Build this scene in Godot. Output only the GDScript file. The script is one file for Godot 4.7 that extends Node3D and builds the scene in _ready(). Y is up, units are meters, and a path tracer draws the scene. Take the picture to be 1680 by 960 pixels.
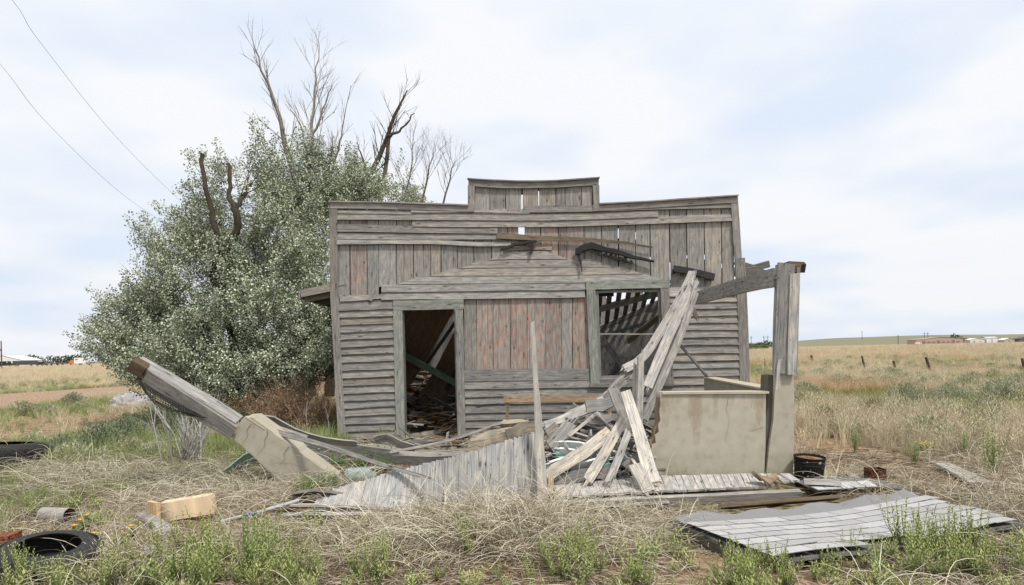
extends Node3D
# A collapsed false-front wooden store on the prairie. y up, metres; the eye stands 1.4 m above the ground at the origin.

const EYE := 1.4
const FOCAL := 1120.0      # the survey of the site was read from a plan of 1680 x 960 units seen with this focal length
const ROLL := 0.024
const HOUSE_D := 11.2
const ORDINAL := ["first", "second", "third", "fourth", "fifth", "sixth", "seventh", "eighth", "ninth", "tenth", "eleventh", "twelfth", "thirteenth", "fourteenth", "fifteenth", "sixteenth", "seventeenth", "eighteenth", "nineteenth", "twentieth", "twenty-first", "twenty-second", "twenty-third", "twenty-fourth", "twenty-fifth", "twenty-sixth", "twenty-seventh", "twenty-eighth", "twenty-ninth", "thirtieth"]

var rng := RandomNumberGenerator.new()
var M := {}
var clear_of := []      # (x, z, radius) kept free of tall straw
var lumps: FastNoiseLite
var patches: FastNoiseLite

# ---------------------------------------------------------------- shapes
class Shape:
	var v := PackedVector3Array()
	var n := PackedVector3Array()
	var c := PackedColorArray()
	var u := PackedVector2Array()
	var col := Color.WHITE
	var r: RandomNumberGenerator

	func _init(g: RandomNumberGenerator, tint := Color.WHITE) -> void:
		r = g
		col = tint

	func tri(a: Vector3, b: Vector3, d: Vector3) -> void:   # counter-clockwise seen from outside
		var m := (b - a).cross(d - a).normalized()
		for p in [a, d, b]:
			v.append(p); n.append(m); c.append(col); u.append(Vector2(p.x, p.y) * 0.5)

	func quad(a: Vector3, b: Vector3, p: Vector3, d: Vector3, ua := Vector2(0, 0), ub := Vector2(1, 0), up := Vector2(1, 1), ud := Vector2(0, 1), ca := Color(-1, 0, 0), cb := Color(-1, 0, 0)) -> void:
		var m := (p - a).cross(d - b).normalized()
		var c0: Color = col if ca.r < 0.0 else ca
		var c1: Color = col if cb.r < 0.0 else cb
		v.append(a); v.append(p); v.append(b); v.append(a); v.append(d); v.append(p)
		u.append(ua); u.append(up); u.append(ub); u.append(ua); u.append(ud); u.append(up)
		c.append(c0); c.append(c1); c.append(c0); c.append(c0); c.append(c1); c.append(c1)
		for i in 6:
			n.append(m)

	# a board swept along a line: w wide along «across», t thick; o: w1, t1, jag, wob, twist, tint_wob
	func board(pts: Array, w: float, t: float, across: Vector3, o := {}) -> void:
		var w1: float = o.get("w1", w)
		var t1: float = o.get("t1", t)
		var jag: float = o.get("jag", 0.0)
		var wob: float = o.get("wob", 0.0)
		var twist: float = o.get("twist", 0.0)
		var tw: float = o.get("tint_wob", 0.10)
		var k := pts.size()
		var rings := []
		var dist := 0.0
		var ds := PackedFloat32Array()
		var cols := []
		for i in k:
			var p: Vector3 = pts[i]
			var a: Vector3 = pts[maxi(i - 1, 0)]
			var b: Vector3 = pts[mini(i + 1, k - 1)]
			var tt := (b - a).normalized()
			if i > 0:
				dist += (p - (pts[i - 1] as Vector3)).length()
			ds.append(dist)
			var f := float(i) / maxf(1.0, k - 1.0)
			var aa := (across - tt * across.dot(tt)).normalized()
			if twist != 0.0:
				aa = aa.rotated(tt, twist * f)
			var nn := tt.cross(aa)
			var hw := 0.5 * lerpf(w, w1, f)
			var ht := 0.5 * lerpf(t, t1, f)
			var l := hw + r.randf_range(-wob, wob)
			var rr := hw + r.randf_range(-wob, wob)
			var ring := [p - aa * l - nn * ht, p + aa * rr - nn * ht, p + aa * rr + nn * ht, p - aa * l + nn * ht]
			if jag > 0.0 and (i == 0 or i == k - 1):
				var j0 := r.randf_range(-jag, jag)
				var j1 := r.randf_range(-jag, jag)
				ring[0] += tt * (j0 + r.randf_range(-jag, jag) * 0.2); ring[3] += tt * j0
				ring[1] += tt * (j1 + r.randf_range(-jag, jag) * 0.2); ring[2] += tt * j1
			rings.append(ring)
			var g := 1.0 + r.randf_range(-tw, tw)
			cols.append(Color(col.r * g, col.g * g, col.b * g))
		var ou := r.randf() * 7.0
		var ov := r.randf() * 7.0
		for i in k - 1:
			var q0: Array = rings[i]
			var q1: Array = rings[i + 1]
			for s in 4:
				var e := (s + 1) % 4
				var du: float = (q0[s] as Vector3).distance_to(q0[e]) / 0.5
				var u0 := ou + s * 0.37
				var v0 := ov + ds[i] / 2.0
				var v1 := ov + ds[i + 1] / 2.0
				quad(q0[s], q0[e], q1[e], q1[s], Vector2(u0, v0), Vector2(u0 + du, v0), Vector2(u0 + du, v1), Vector2(u0, v1), cols[i], cols[i + 1])
		var z: Array = rings[0]
		quad(z[3], z[2], z[1], z[0], Vector2(ou, ov), Vector2(ou + 0.02, ov), Vector2(ou + 0.02, ov + 0.01), Vector2(ou, ov + 0.01))
		z = rings[k - 1]
		quad(z[0], z[1], z[2], z[3], Vector2(ou, ov), Vector2(ou + 0.02, ov), Vector2(ou + 0.02, ov + 0.01), Vector2(ou, ov + 0.01))

	func box(at: Vector3, s: Vector3, b := Basis()) -> void:
		board([at - b.z * s.z * 0.5, at + b.z * s.z * 0.5], s.x, s.y, b.x, {"tint_wob": 0.03})

	func tube(pts: Array, r0: float, r1: float, sides := 5, cap := false) -> void:
		var k := pts.size()
		var prev := []
		var pn := []
		var dist := 0.0
		for i in k:
			var p: Vector3 = pts[i]
			var tt := ((pts[mini(i + 1, k - 1)] as Vector3) - (pts[maxi(i - 1, 0)] as Vector3)).normalized()
			var side := tt.cross(Vector3(0.31, 0.2, 0.93)).normalized()
			var other := tt.cross(side)
			var rad := lerpf(r0, r1, float(i) / (k - 1.0))
			var ring := []
			var rn := []
			for s in sides:
				var a := TAU * s / sides
				var d := side * cos(a) + other * sin(a)
				ring.append(p + d * rad)
				rn.append(d)
			if i > 0:
				var d0 := dist
				dist += (p - (pts[i - 1] as Vector3)).length()
				for s in sides:
					var e := (s + 1) % sides
					var us := float(s) / sides * rad * 6.0 / 0.5
					var ue := float(s + 1) / sides * rad * 6.0 / 0.5
					var P := [prev[s], ring[e], prev[e], prev[s], ring[s], ring[e]]
					var Q := [pn[s], rn[e], pn[e], pn[s], rn[s], rn[e]]
					var U := [Vector2(us, d0 / 2), Vector2(ue, dist / 2), Vector2(ue, d0 / 2), Vector2(us, d0 / 2), Vector2(us, dist / 2), Vector2(ue, dist / 2)]
					for j in 6:
						v.append(P[j]); n.append(Q[j]); u.append(U[j]); c.append(col)
			if cap and (i == 0 or i == k - 1):
				for s in range(1, sides - 1):
					if i == 0: tri(ring[0], ring[s + 1], ring[s])
					else: tri(ring[0], ring[s], ring[s + 1])
			prev = ring
			pn = rn

	# profile of (radius, height) pairs turned round the y axis
	func lathe(profile: Array, sides: int, xf := Transform3D()) -> void:
		for i in profile.size() - 1:
			var p: Vector2 = profile[i]
			var q: Vector2 = profile[i + 1]
			for s in sides:
				var a := TAU * s / sides
				var b := TAU * (s + 1) / sides
				var w0 := Vector3(cos(a) * p.x, p.y, sin(a) * p.x)
				var w1 := Vector3(cos(b) * p.x, p.y, sin(b) * p.x)
				var w2 := Vector3(cos(b) * q.x, q.y, sin(b) * q.x)
				var w3 := Vector3(cos(a) * q.x, q.y, sin(a) * q.x)
				var nn := Vector2(q.y - p.y, p.x - q.x).normalized()
				var na := xf.basis * Vector3(cos(a) * nn.x, nn.y, sin(a) * nn.x)
				var nb := xf.basis * Vector3(cos(b) * nn.x, nn.y, sin(b) * nn.x)
				var P := [w0, w1, w2, w0, w2, w3]
				var Q := [na, nb, nb, na, nb, na]
				for j in 6:
					v.append(xf * (P[j] as Vector3)); n.append((Q[j] as Vector3).normalized()); c.append(col)
					u.append(Vector2(a / TAU * 3.0, (P[j] as Vector3).y))

	# a face outline in front and its copy pushed back
	func prism(face: Array, back: Vector3) -> void:
		var flat := PackedVector2Array()
		for p in face:
			flat.append(Vector2(p.x, p.y))
		var idx := Geometry2D.triangulate_polygon(flat)
		if Geometry2D.is_polygon_clockwise(flat):
			face = face.duplicate(); face.reverse()
			flat.reverse()
			idx = Geometry2D.triangulate_polygon(flat)
		for i in range(0, idx.size(), 3):
			var a: Vector3 = face[idx[i]]
			var b: Vector3 = face[idx[i + 1]]
			var d: Vector3 = face[idx[i + 2]]
			if (b - a).cross(d - a).z < 0.0:
				var s := b; b = d; d = s
			tri(a, b, d)
			tri(a + back, d + back, b + back)
		for i in face.size():
			var a: Vector3 = face[i]
			var b: Vector3 = face[(i + 1) % face.size()]
			quad(a, a + back, b + back, b)

	func leaf(p: Vector3, d: Vector3, side: Vector3, l: float, w: float) -> void:
		var m := p + d * l * 0.45
		var nn := side.cross(d).normalized()
		var q0 := p; var q1 := m + side * w * 0.5; var q2 := p + d * l; var q3 := m - side * w * 0.5
		for q in [q0, q2, q1, q0, q3, q2]:
			v.append(q); n.append(nn); c.append(col); u.append(Vector2(0.5, 0.5))

	func blade(pts: Array, w: float) -> void:      # a ribbon that tapers to its tip
		var k := pts.size()
		var t: Vector3 = (pts[k - 1] as Vector3) - (pts[0] as Vector3)
		var side := t.cross(Vector3(r.randf_range(-1, 1), 0.2, r.randf_range(-1, 1))).normalized()
		var nn := side.cross(t).normalized()
		for i in k - 1:
			var w0 := w * (1.0 - float(i) / k) * 0.5
			var w1 := w * (1.0 - float(i + 1) / k) * 0.5
			var a: Vector3 = pts[i]; var b: Vector3 = pts[i + 1]
			for q in [a - side * w0, b + side * w1, a + side * w0, a - side * w0, b - side * w1, b + side * w1]:
				v.append(q); n.append(nn); c.append(col); u.append(Vector2(0.5, 0.5))

	func mesh() -> ArrayMesh:
		var arr := []
		arr.resize(Mesh.ARRAY_MAX)
		arr[Mesh.ARRAY_VERTEX] = v
		arr[Mesh.ARRAY_NORMAL] = n
		arr[Mesh.ARRAY_COLOR] = c
		arr[Mesh.ARRAY_TEX_UV] = u
		var m := ArrayMesh.new()
		m.add_surface_from_arrays(Mesh.PRIMITIVE_TRIANGLES, arr)
		return m


func sh(tint := Color.WHITE) -> Shape:
	return Shape.new(rng, tint)

func grey(g: float, warm := 0.0) -> Color:
	return Color(g * (1.0 + warm), g, g * (1.0 - warm))

func tag(o: Node3D, label: String, category: String, group := "") -> Node3D:
	o.set_meta("label", label)
	if category: o.set_meta("category", category)
	if group: o.set_meta("group", group)
	return o

func thing(called: String, label: String, category: String, where := Vector3.ZERO, group := "") -> Node3D:
	var o := Node3D.new()
	o.name = called
	add_child(o, true)
	o.position = where
	tag(o, label, category, group)
	return o

func part(parent: Node3D, called: String, s: Shape, m: Material) -> MeshInstance3D:
	var o := MeshInstance3D.new()
	o.name = called
	o.mesh = s.mesh()
	o.material_override = m
	parent.add_child(o, true)
	return o

func group_part(parent: Node3D, called: String) -> Node3D:
	var o := Node3D.new()
	o.name = called
	parent.add_child(o, true)
	return o

func single(called: String, s: Shape, m: Material, label: String, category: String, group := "") -> MeshInstance3D:
	var o := part(self, called, s, m)
	tag(o, label, category, group)
	return o

func structure(called: String, s: Shape, m: Material) -> MeshInstance3D:
	var o := part(self, called, s, m)
	o.set_meta("kind", "structure")
	return o

func scatter(parent: Node3D, called: String, mesh: Mesh, m: Material, places: Array, tints: Array) -> MultiMeshInstance3D:
	var mm := MultiMesh.new()
	mm.transform_format = MultiMesh.TRANSFORM_3D
	mm.use_colors = true
	mm.mesh = mesh
	mm.instance_count = places.size()
	for i in places.size():
		mm.set_instance_transform(i, places[i])
		mm.set_instance_color(i, tints[i])
	var o := MultiMeshInstance3D.new()
	o.name = called
	o.multimesh = mm
	o.material_override = m
	o.set_meta("kind", "stuff")
	parent.add_child(o, true)
	return o

# a surveyed bearing (plan units) and its distance, as a place
func at(px: float, py: float, d: float) -> Vector3:
	var a := (px - 840.0) / FOCAL
	var b := (578.0 - py) / FOCAL
	return Vector3(d * (a * cos(ROLL) + b * sin(ROLL)), EYE + d * (b * cos(ROLL) - a * sin(ROLL)), -d)

func on_ground(px: float, py: float) -> Vector3:
	var a := (px - 840.0) / FOCAL
	var b := (578.0 - py) / FOCAL
	var d := EYE / maxf(0.003, a * sin(ROLL) - b * cos(ROLL))
	for i in 4:
		var p := at(px, py, d)
		d = (EYE - height(p.x, p.z)) / maxf(0.003, a * sin(ROLL) - b * cos(ROLL))
	return at(px, py, d)

func height(x: float, z: float) -> float:
	var h := lumps.get_noise_2d(x * 6.0, z * 6.0) * 0.05 + lumps.get_noise_2d(x * 1.2 + 50.0, z * 1.2) * 0.06
	return h * clampf((-z - 1.0) / 3.0, 0.2, 1.0)

# ---------------------------------------------------------------- materials
func noise(freq: float, seed_: int, octaves := 4, kind := FastNoiseLite.TYPE_SIMPLEX_SMOOTH) -> FastNoiseLite:
	var f := FastNoiseLite.new()
	f.noise_type = kind
	f.frequency = freq
	f.seed = seed_
	f.fractal_octaves = octaves
	return f

func stretched(freq: float, seed_: int, rows: int, octaves := 3) -> PackedByteArray:
	var im := noise(freq, seed_, octaves).get_seamless_image(512, rows)
	im.convert(Image.FORMAT_L8)
	im.resize(512, 1024, Image.INTERPOLATE_CUBIC)
	return im.get_data()

func wood_pictures() -> Dictionary:
	var fine := stretched(0.30, 3, 30)
	var mid := stretched(0.06, 8, 16)
	var crack := stretched(0.09, 21, 14, 2)
	var blot := noise(0.018, 5, 4).get_seamless_image(512, 512)
	blot.convert(Image.FORMAT_L8)
	blot.resize(512, 1024, Image.INTERPOLATE_CUBIC)
	var low := blot.get_data()
	var paint := noise(0.03, 17, 5).get_seamless_image(512, 256)
	paint.convert(Image.FORMAT_L8)
	paint.resize(512, 1024, Image.INTERPOLATE_CUBIC)
	var pm := paint.get_data()
	var knots := []
	var g := RandomNumberGenerator.new()
	g.seed = 11
	for i in 9:
		knots.append([g.randf_range(20, 490), g.randf_range(20, 1000), g.randf_range(5, 11), g.randf_range(9, 24)])
	var knot := PackedFloat32Array()
	knot.resize(512 * 1024)
	for k in knots:
		for y in range(maxi(0, int(k[1] - k[3] * 3)), mini(1024, int(k[1] + k[3] * 3))):
			for x in range(maxi(0, int(k[0] - k[2] * 3)), mini(512, int(k[0] + k[2] * 3))):
				var e := pow((x - k[0]) / k[2], 2) + pow((y - k[1]) / k[3], 2)
				knot[y * 512 + x] = maxf(knot[y * 512 + x], clampf(1.15 - e, 0.0, 1.0) * 0.8 + maxf(0.0, 0.25 - absf(e - 2.0) * 0.25))
	for i in 60:   # nail heads and their holes
		var nx := g.randi_range(3, 508)
		var ny := g.randi_range(5, 1015)
		for y in range(-3, 9):
			for x in range(-2, 3):
				knot[(ny + y) * 512 + nx + x] = 0.9 if y < 3 else maxf(knot[(ny + y) * 512 + nx + x], 0.35)
	var grey_px := PackedByteArray()
	var red_px := PackedByteArray()
	var green_px := PackedByteArray()
	var relief := PackedByteArray()
	var cnt := 512 * 1024
	grey_px.resize(cnt * 3); red_px.resize(cnt * 3); green_px.resize(cnt * 3); relief.resize(cnt)
	for i in cnt:
		var f := fine[i] / 255.0 - 0.5
		var m := mid[i] / 255.0 - 0.5
		var l := low[i] / 255.0 - 0.5
		var k := clampf((crack[i] / 255.0 - 0.74) * 9.0, 0.0, 1.0)
		var s := 180.0 + f * 52.0 + m * 32.0 + l * 40.0
		s *= (1.0 - 0.38 * k) * (1.0 - 0.62 * knot[i])
		var warm := clampf(l * 0.14 + m * 0.05 + 0.015, -0.04, 0.08)
		var R := clampf(s * (1.0 + warm * 0.35), 18.0, 235.0)
		var G := clampf(s * (0.983 + warm * 0.06), 17.0, 232.0)
		var B := clampf(s * (0.958 - warm * 0.45), 16.0, 230.0)
		grey_px[i * 3] = int(R); grey_px[i * 3 + 1] = int(G); grey_px[i * 3 + 2] = int(B)
		var p := clampf((pm[i] / 255.0 - 0.40 + f * 0.14) * 2.6, 0.0, 1.0) * (1.0 - k) * 0.70
		red_px[i * 3] = int(lerpf(R, clampf(s * 1.14, 0.0, 240.0), p)); red_px[i * 3 + 1] = int(lerpf(G, s * 0.83, p)); red_px[i * 3 + 2] = int(lerpf(B, s * 0.72, p))
		var q := clampf((pm[i] / 255.0 - 0.40 + f * 0.3) * 2.6, 0.0, 1.0) * (1.0 - k) * 0.6
		green_px[i * 3] = int(lerpf(R, s * 0.90, q)); green_px[i * 3 + 1] = int(lerpf(G, clampf(s * 1.05, 0.0, 240.0), q)); green_px[i * 3 + 2] = int(lerpf(B, s * 0.93, q))
		relief[i] = int(clampf(128.0 + f * 150.0 - k * 110.0 - knot[i] * 50.0 + m * 40.0, 0.0, 255.0))
	var mk := func(d: PackedByteArray, fmt: int) -> ImageTexture: return ImageTexture.create_from_image(Image.create_from_data(512, 1024, false, fmt, d))
	return {"grey": mk.call(grey_px, Image.FORMAT_RGB8), "red": mk.call(red_px, Image.FORMAT_RGB8), "green": mk.call(green_px, Image.FORMAT_RGB8), "relief": mk.call(relief, Image.FORMAT_L8)}

func ramp(stops: Array) -> Gradient:
	var g := Gradient.new()
	var o := PackedFloat32Array()
	var c := PackedColorArray()
	for s in stops:
		o.append(s[0]); c.append(s[1])
	g.offsets = o
	g.colors = c
	return g

func cloudy(freq: float, seed_: int, stops: Array, size := 512, octaves := 5) -> NoiseTexture2D:
	var t := NoiseTexture2D.new()
	t.width = size; t.height = size
	t.seamless = true
	t.noise = noise(freq, seed_, octaves)
	t.color_ramp = ramp(stops)
	return t

func mat(called: String, rough := 0.9, spec := 0.3) -> StandardMaterial3D:
	var m := StandardMaterial3D.new()
	m.resource_name = called
	m.roughness = rough
	m.metallic_specular = spec
	m.vertex_color_use_as_albedo = true
	M[called] = m
	return m

func tri_tex(m: StandardMaterial3D, t: Texture2D, scale: float, bump: Texture2D = null, deep := 0.0) -> void:
	m.albedo_texture = t
	m.uv1_triplanar = true
	m.uv1_world_triplanar = true
	m.uv1_scale = Vector3.ONE * scale
	if bump:
		m.heightmap_enabled = true
		m.heightmap_texture = bump
		m.heightmap_scale = deep

func make_materials() -> void:
	var pic := wood_pictures()
	for k in ["grey", "red", "green"]:
		var m := mat("wood_" + k, 0.88, 0.25)
		m.albedo_texture = pic[k]
		m.heightmap_enabled = true
		m.heightmap_texture = pic.relief
		m.heightmap_scale = 0.22
	var pale := mat("wood_pale", 0.88, 0.25)
	pale.albedo_texture = pic.grey; pale.albedo_color = Color(1.1, 1.1, 1.095)
	pale.heightmap_enabled = true; pale.heightmap_texture = pic.relief; pale.heightmap_scale = 0.22
	var fresh := mat("wood_fresh", 0.8, 0.3)
	fresh.albedo_texture = pic.grey; fresh.albedo_color = Color(1.2, 1.16, 1.09)
	var bark := mat("bark", 0.95, 0.2)
	bark.albedo_texture = pic.grey
	bark.heightmap_enabled = true; bark.heightmap_texture = pic.relief; bark.heightmap_scale = 1.2
	var speck := cloudy(0.25, 4, [[0.25, Color(0.62, 0.62, 0.62)], [0.5, Color(0.85, 0.85, 0.85)], [0.8, Color(1, 1, 1)]], 512, 3)
	var concrete := mat("concrete", 0.92, 0.25)
	tri_tex(concrete, cloudy(0.012, 9, [[0.1, Color(0.85, 0.825, 0.78)], [0.4, Color(0.90, 0.882, 0.845)], [0.7, Color(0.92, 0.905, 0.872)], [0.95, Color(0.94, 0.93, 0.90)]], 512, 7), 0.9, speck, 0.25)
	var dirt := mat("dirt", 0.97, 0.15)
	tri_tex(dirt, cloudy(0.02, 31, [[0.15, Color(0.55, 0.50, 0.44)], [0.42, Color(0.80, 0.77, 0.72)], [0.6, Color(0.92, 0.89, 0.85)], [0.85, Color(1, 1, 1)]], 1024, 6), 0.45, speck, 1.2)
	var shingle := mat("shingle", 0.95, 0.2)
	tri_tex(shingle, cloudy(0.3, 14, [[0.2, Color(0.55, 0.55, 0.55)], [0.5, Color(0.84, 0.84, 0.84)], [0.8, Color(1, 1, 1)]], 512, 4), 2.5, speck, 0.15)
	var felt := mat("felt", 0.95, 0.2)
	tri_tex(felt, speck, 1.5, speck, 0.3)
	var rust := mat("rust", 0.75, 0.35)
	tri_tex(rust, cloudy(0.03, 40, [[0.2, Color(0.45, 0.35, 0.3)], [0.5, Color(0.8, 0.72, 0.66)], [0.62, Color(1, 1, 1)]], 512, 5), 2.2, speck, 0.2)
	var rubber := mat("rubber", 0.8, 0.35)
	tri_tex(rubber, cloudy(0.05, 41, [[0.2, Color(0.7, 0.7, 0.7)], [0.7, Color(1, 1, 1)]], 256, 4), 3.0)
	var stone := mat("plaster", 0.9, 0.25)
	tri_tex(stone, speck, 1.0)
	var leafm := mat("leaf", 0.7, 0.3)
	leafm.backlight_enabled = true
	leafm.backlight = Color(0.35, 0.35, 0.35)
	var straw := mat("straw", 0.85, 0.25)
	straw.backlight_enabled = true
	straw.backlight = Color(0.2, 0.2, 0.2)
	mat("plain", 0.8, 0.3)
	var wire := mat("wire", 0.6, 0.4)
	wire.metallic = 0.3
	var sheet := mat("sheet_metal", 0.55, 0.5)
	sheet.metallic = 0.5
	var bottle := StandardMaterial3D.new()
	bottle.resource_name = "bottle"
	bottle.albedo_color = Color(0.75, 0.85, 0.84, 0.35)
	bottle.transparency = BaseMaterial3D.TRANSPARENCY_ALPHA
	bottle.roughness = 0.08
	M["glass"] = bottle

# ---------------------------------------------------------------- sky
func sky_picture() -> ImageTexture:
	var w := 1024
	var h := 512
	var px := PackedByteArray()
	px.resize(w * h * 3)
	var big := noise(1.1, 77, 5)
	var wisp := noise(2.6, 12, 4)
	for y in h:
		var el := (0.5 - (y + 0.5) / h) * PI
		for x in w:
			var i := (y * w + x) * 3
			if el < -0.03:
				px[i] = 150; px[i + 1] = 140; px[i + 2] = 122
				continue
			var az := (x + 0.5) / w * TAU
			var e := maxf(el, 0.0)
			var d := Vector3(cos(az) * cos(e), sin(e) * 2.6, sin(az) * cos(e))
			var q := d / (0.35 + d.y * 0.55)
			var f := big.get_noise_3d(q.x, q.y * 1.6, q.z) * 0.8 + wisp.get_noise_3d(q.x * 0.7, q.y * 2.5, q.z) * 0.35
			var cover := clampf(0.73 + f * 1.5, 0.0, 1.0)
			cover = cover * cover * (3.0 - 2.0 * cover)
			var low := exp(-e * 7.0)
			var blue := Color(0.785, 0.836, 0.912).lerp(Color(0.765, 0.822, 0.90), low)
			var white := Color(0.905, 0.911, 0.924).lerp(Color(0.88, 0.889, 0.903), low)
			var c := blue.lerp(white, 0.25 + 0.75 * cover)
			px[i] = int(c.r * 255.0); px[i + 1] = int(c.g * 255.0); px[i + 2] = int(c.b * 255.0)
	return ImageTexture.create_from_image(Image.create_from_data(w, h, false, Image.FORMAT_RGB8, px))

# ---------------------------------------------------------------- ground
func lane(a: float, b: float, n: int) -> Array:
	var o := []
	for i in n:
		o.append(lerpf(a, b, float(i) / n))
	return o

func bare(x: float, z: float) -> float:      # 1 on bare soil, 0 under grass
	var w := patches.get_noise_2d(x * 9.0, z * 9.0) * 0.5
	var b := 0.0
	# trampled soil left of the lane's verge
	b = maxf(b, 1.0 - Vector2((x + 10.6) / 3.6, (z + 14.6) / 3.0).length() + 0.35 + w)
	# red soil by the fallen post on the east side
	b = maxf(b, 1.0 - Vector2((x - 3.8) / 1.25, (z + 8.6) / 2.5).length() + 0.25 + w)
	b = maxf(b, 1.0 - Vector2((x - 0.2) / 3.2, (z + 3.9) / 0.75).length() + 0.05 + w)
	b = maxf(b, 1.0 - Vector2((x - 1.6) / 0.8, (z + 4.2) / 0.6).length() + 0.1 + w)
	return clampf(b * 2.0, 0.0, 1.0)

func build_ground() -> void:
	var xs := [-4000.0, -2000.0, -1000.0, -500.0, -250.0, -140.0, -90.0, -60.0, -42.0, -30.0, -22.0, -17.0] + lane(-14, 14, 112) + [14.0, 17.0, 22.0, 30.0, 42.0, 60.0, 90.0, 140.0, 250.0, 500.0, 1000.0, 2000.0, 4000.0]
	var zs := [60.0, 20.0, 8.0] + lane(2, -24, 104) + [-24.0, -26.0, -29.0, -33.0, -38.0, -45.0, -55.0, -70.0, -90.0, -120.0, -170.0, -250.0, -400.0, -700.0, -1300.0, -2500.0, -4500.0]
	var s := sh()
	var nx := xs.size()
	var V := PackedVector3Array()
	var C := PackedColorArray()
	for z in zs:
		for x in xs:
			V.append(Vector3(x, height(x, z) if absf(x) < 15 and z > -25 else 0.0, z))
			var b := bare(x, z)
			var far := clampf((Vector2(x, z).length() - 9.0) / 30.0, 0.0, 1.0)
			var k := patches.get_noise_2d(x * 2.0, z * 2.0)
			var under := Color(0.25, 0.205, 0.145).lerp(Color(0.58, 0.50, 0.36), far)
			under = under.lerp(Color(0.30, 0.30, 0.16), clampf(k * 0.9, 0.0, 0.5))
			C.append(under.lerp(Color(0.40, 0.31, 0.225), b))
	for j in zs.size() - 1:
		for i in nx - 1:
			var a := j * nx + i
			for q in [a, a + nx + 1, a + 1, a, a + nx, a + nx + 1]:
				s.v.append(V[q]); s.c.append(C[q]); s.n.append(Vector3.UP); s.u.append(Vector2(V[q].x, V[q].z))
	# smooth slopes
	for i in s.v.size():
		var p := s.v[i]
		if absf(p.x) < 14.0 and p.z > -24.0 and p.z < 2.0:
			s.n[i] = Vector3(height(p.x - 0.1, p.z) - height(p.x + 0.1, p.z), 0.2, height(p.x, p.z - 0.1) - height(p.x, p.z + 0.1)).normalized()
	structure("ground", s, M.dirt)
	# the lane
	var r := sh(Color(0.50, 0.39, 0.30))
	var near_edge := [Vector2(-12.5, -4), Vector2(-14, -12), Vector2(-15, -20), Vector2(-15.7, -27), Vector2(-15.4, -34), Vector2(-12.5, -46), Vector2(-4, -62)]
	var far_edge := [Vector2(-21, -4), Vector2(-22.5, -14), Vector2(-23.5, -24), Vector2(-23, -31), Vector2(-21, -37), Vector2(-17, -49), Vector2(-8, -67)]
	for i in 6:
		var a: Vector2 = near_edge[i]; var b: Vector2 = near_edge[i + 1]; var p: Vector2 = far_edge[i + 1]; var d: Vector2 = far_edge[i]
		for k in 4:
			var f0 := k / 4.0; var f1 := (k + 1) / 4.0
			var e0 := a.lerp(b, f0); var e1 := a.lerp(b, f1); var g0 := d.lerp(p, f0); var g1 := d.lerp(p, f1)
			r.quad(Vector3(e0.x, 0.07, e0.y), Vector3(e1.x, 0.07, e1.y), Vector3(g1.x, 0.07, g1.y), Vector3(g0.x, 0.07, g0.y))
	structure("dirt_lane", r, M.dirt)
	# low hills along the skyline
	var h := sh(Color(0.20, 0.195, 0.125))
	var prof := [[-700, 0], [-420, 2.5], [80, 3.2], [230, 4.0], [330, 6.2], [420, 9.6], [520, 10.4], [640, 8.8], [760, 9.6], [900, 13.0], [1100, 14.0], [1500, 10.0], [2200, 0]]
	for i in prof.size() - 1:
		var a: Array = prof[i]; var b: Array = prof[i + 1]
		for k in 6:
			var f0 := k / 6.0; var f1 := (k + 1) / 6.0
			var x0 := lerpf(a[0], b[0], f0); var x1 := lerpf(a[0], b[0], f1)
			var y0 := lerpf(a[1], b[1], smoothstep(0.0, 1.0, f0)); var y1 := lerpf(a[1], b[1], smoothstep(0.0, 1.0, f1))
			var z0 := -720.0; var z1 := -860.0
			h.quad(Vector3(x0, -0.5, z0), Vector3(x1, -0.5, z0), Vector3(x1, y1 * 0.7, z0 - 70), Vector3(x0, y0 * 0.7, z0 - 70))
			h.quad(Vector3(x0, y0 * 0.7, z0 - 70), Vector3(x1, y1 * 0.7, z0 - 70), Vector3(x1, y1, z1), Vector3(x0, y0, z1))
			h.quad(Vector3(x0, y0, z1), Vector3(x1, y1, z1), Vector3(x1, -0.5, z1 - 200), Vector3(x0, -0.5, z1 - 200))
	structure("hills", h, M.plain)

# ---------------------------------------------------------------- the store
var H: Node3D
var HI: Transform3D

func hl(px: float, py: float, z := 0.0) -> Vector3:     # on the false front: hundredths of a metre on the plan
	return Vector3((px - 840.0) / 100.0, (722.0 - py) / 100.0, z)

func hw(px: float, py: float, d: float) -> Vector3:     # anywhere, in the store's own axes
	return HI * at(px, py, d)

func wall_tint(g := 0.74, spread := 0.17) -> Color:
	var k := g * 0.92 * (1.0 + rng.randf_range(-spread, spread))
	var w := rng.randf_range(-0.02, 0.02)
	if rng.randf() < 0.08: w += 0.05      # a browner board
	return Color(k * (1.0 + w), k, k * (1.0 - w * 1.1))

func line_pts(list: Array, n: int, z: float, wave := 0.0) -> Array:
	# resample a plan polyline to n+1 points
	var out := []
	for i in n + 1:
		var f := float(i) / n * (list.size() - 1)
		var k := mini(int(f), list.size() - 2)
		var a: Array = list[k]; var b: Array = list[k + 1]
		var g := f - k
		out.append(hl(lerpf(a[0], b[0], g), lerpf(a[1], b[1], g) + rng.randf_range(-wave, wave), z + rng.randf_range(-wave, wave) * 0.006))
	return out

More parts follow.
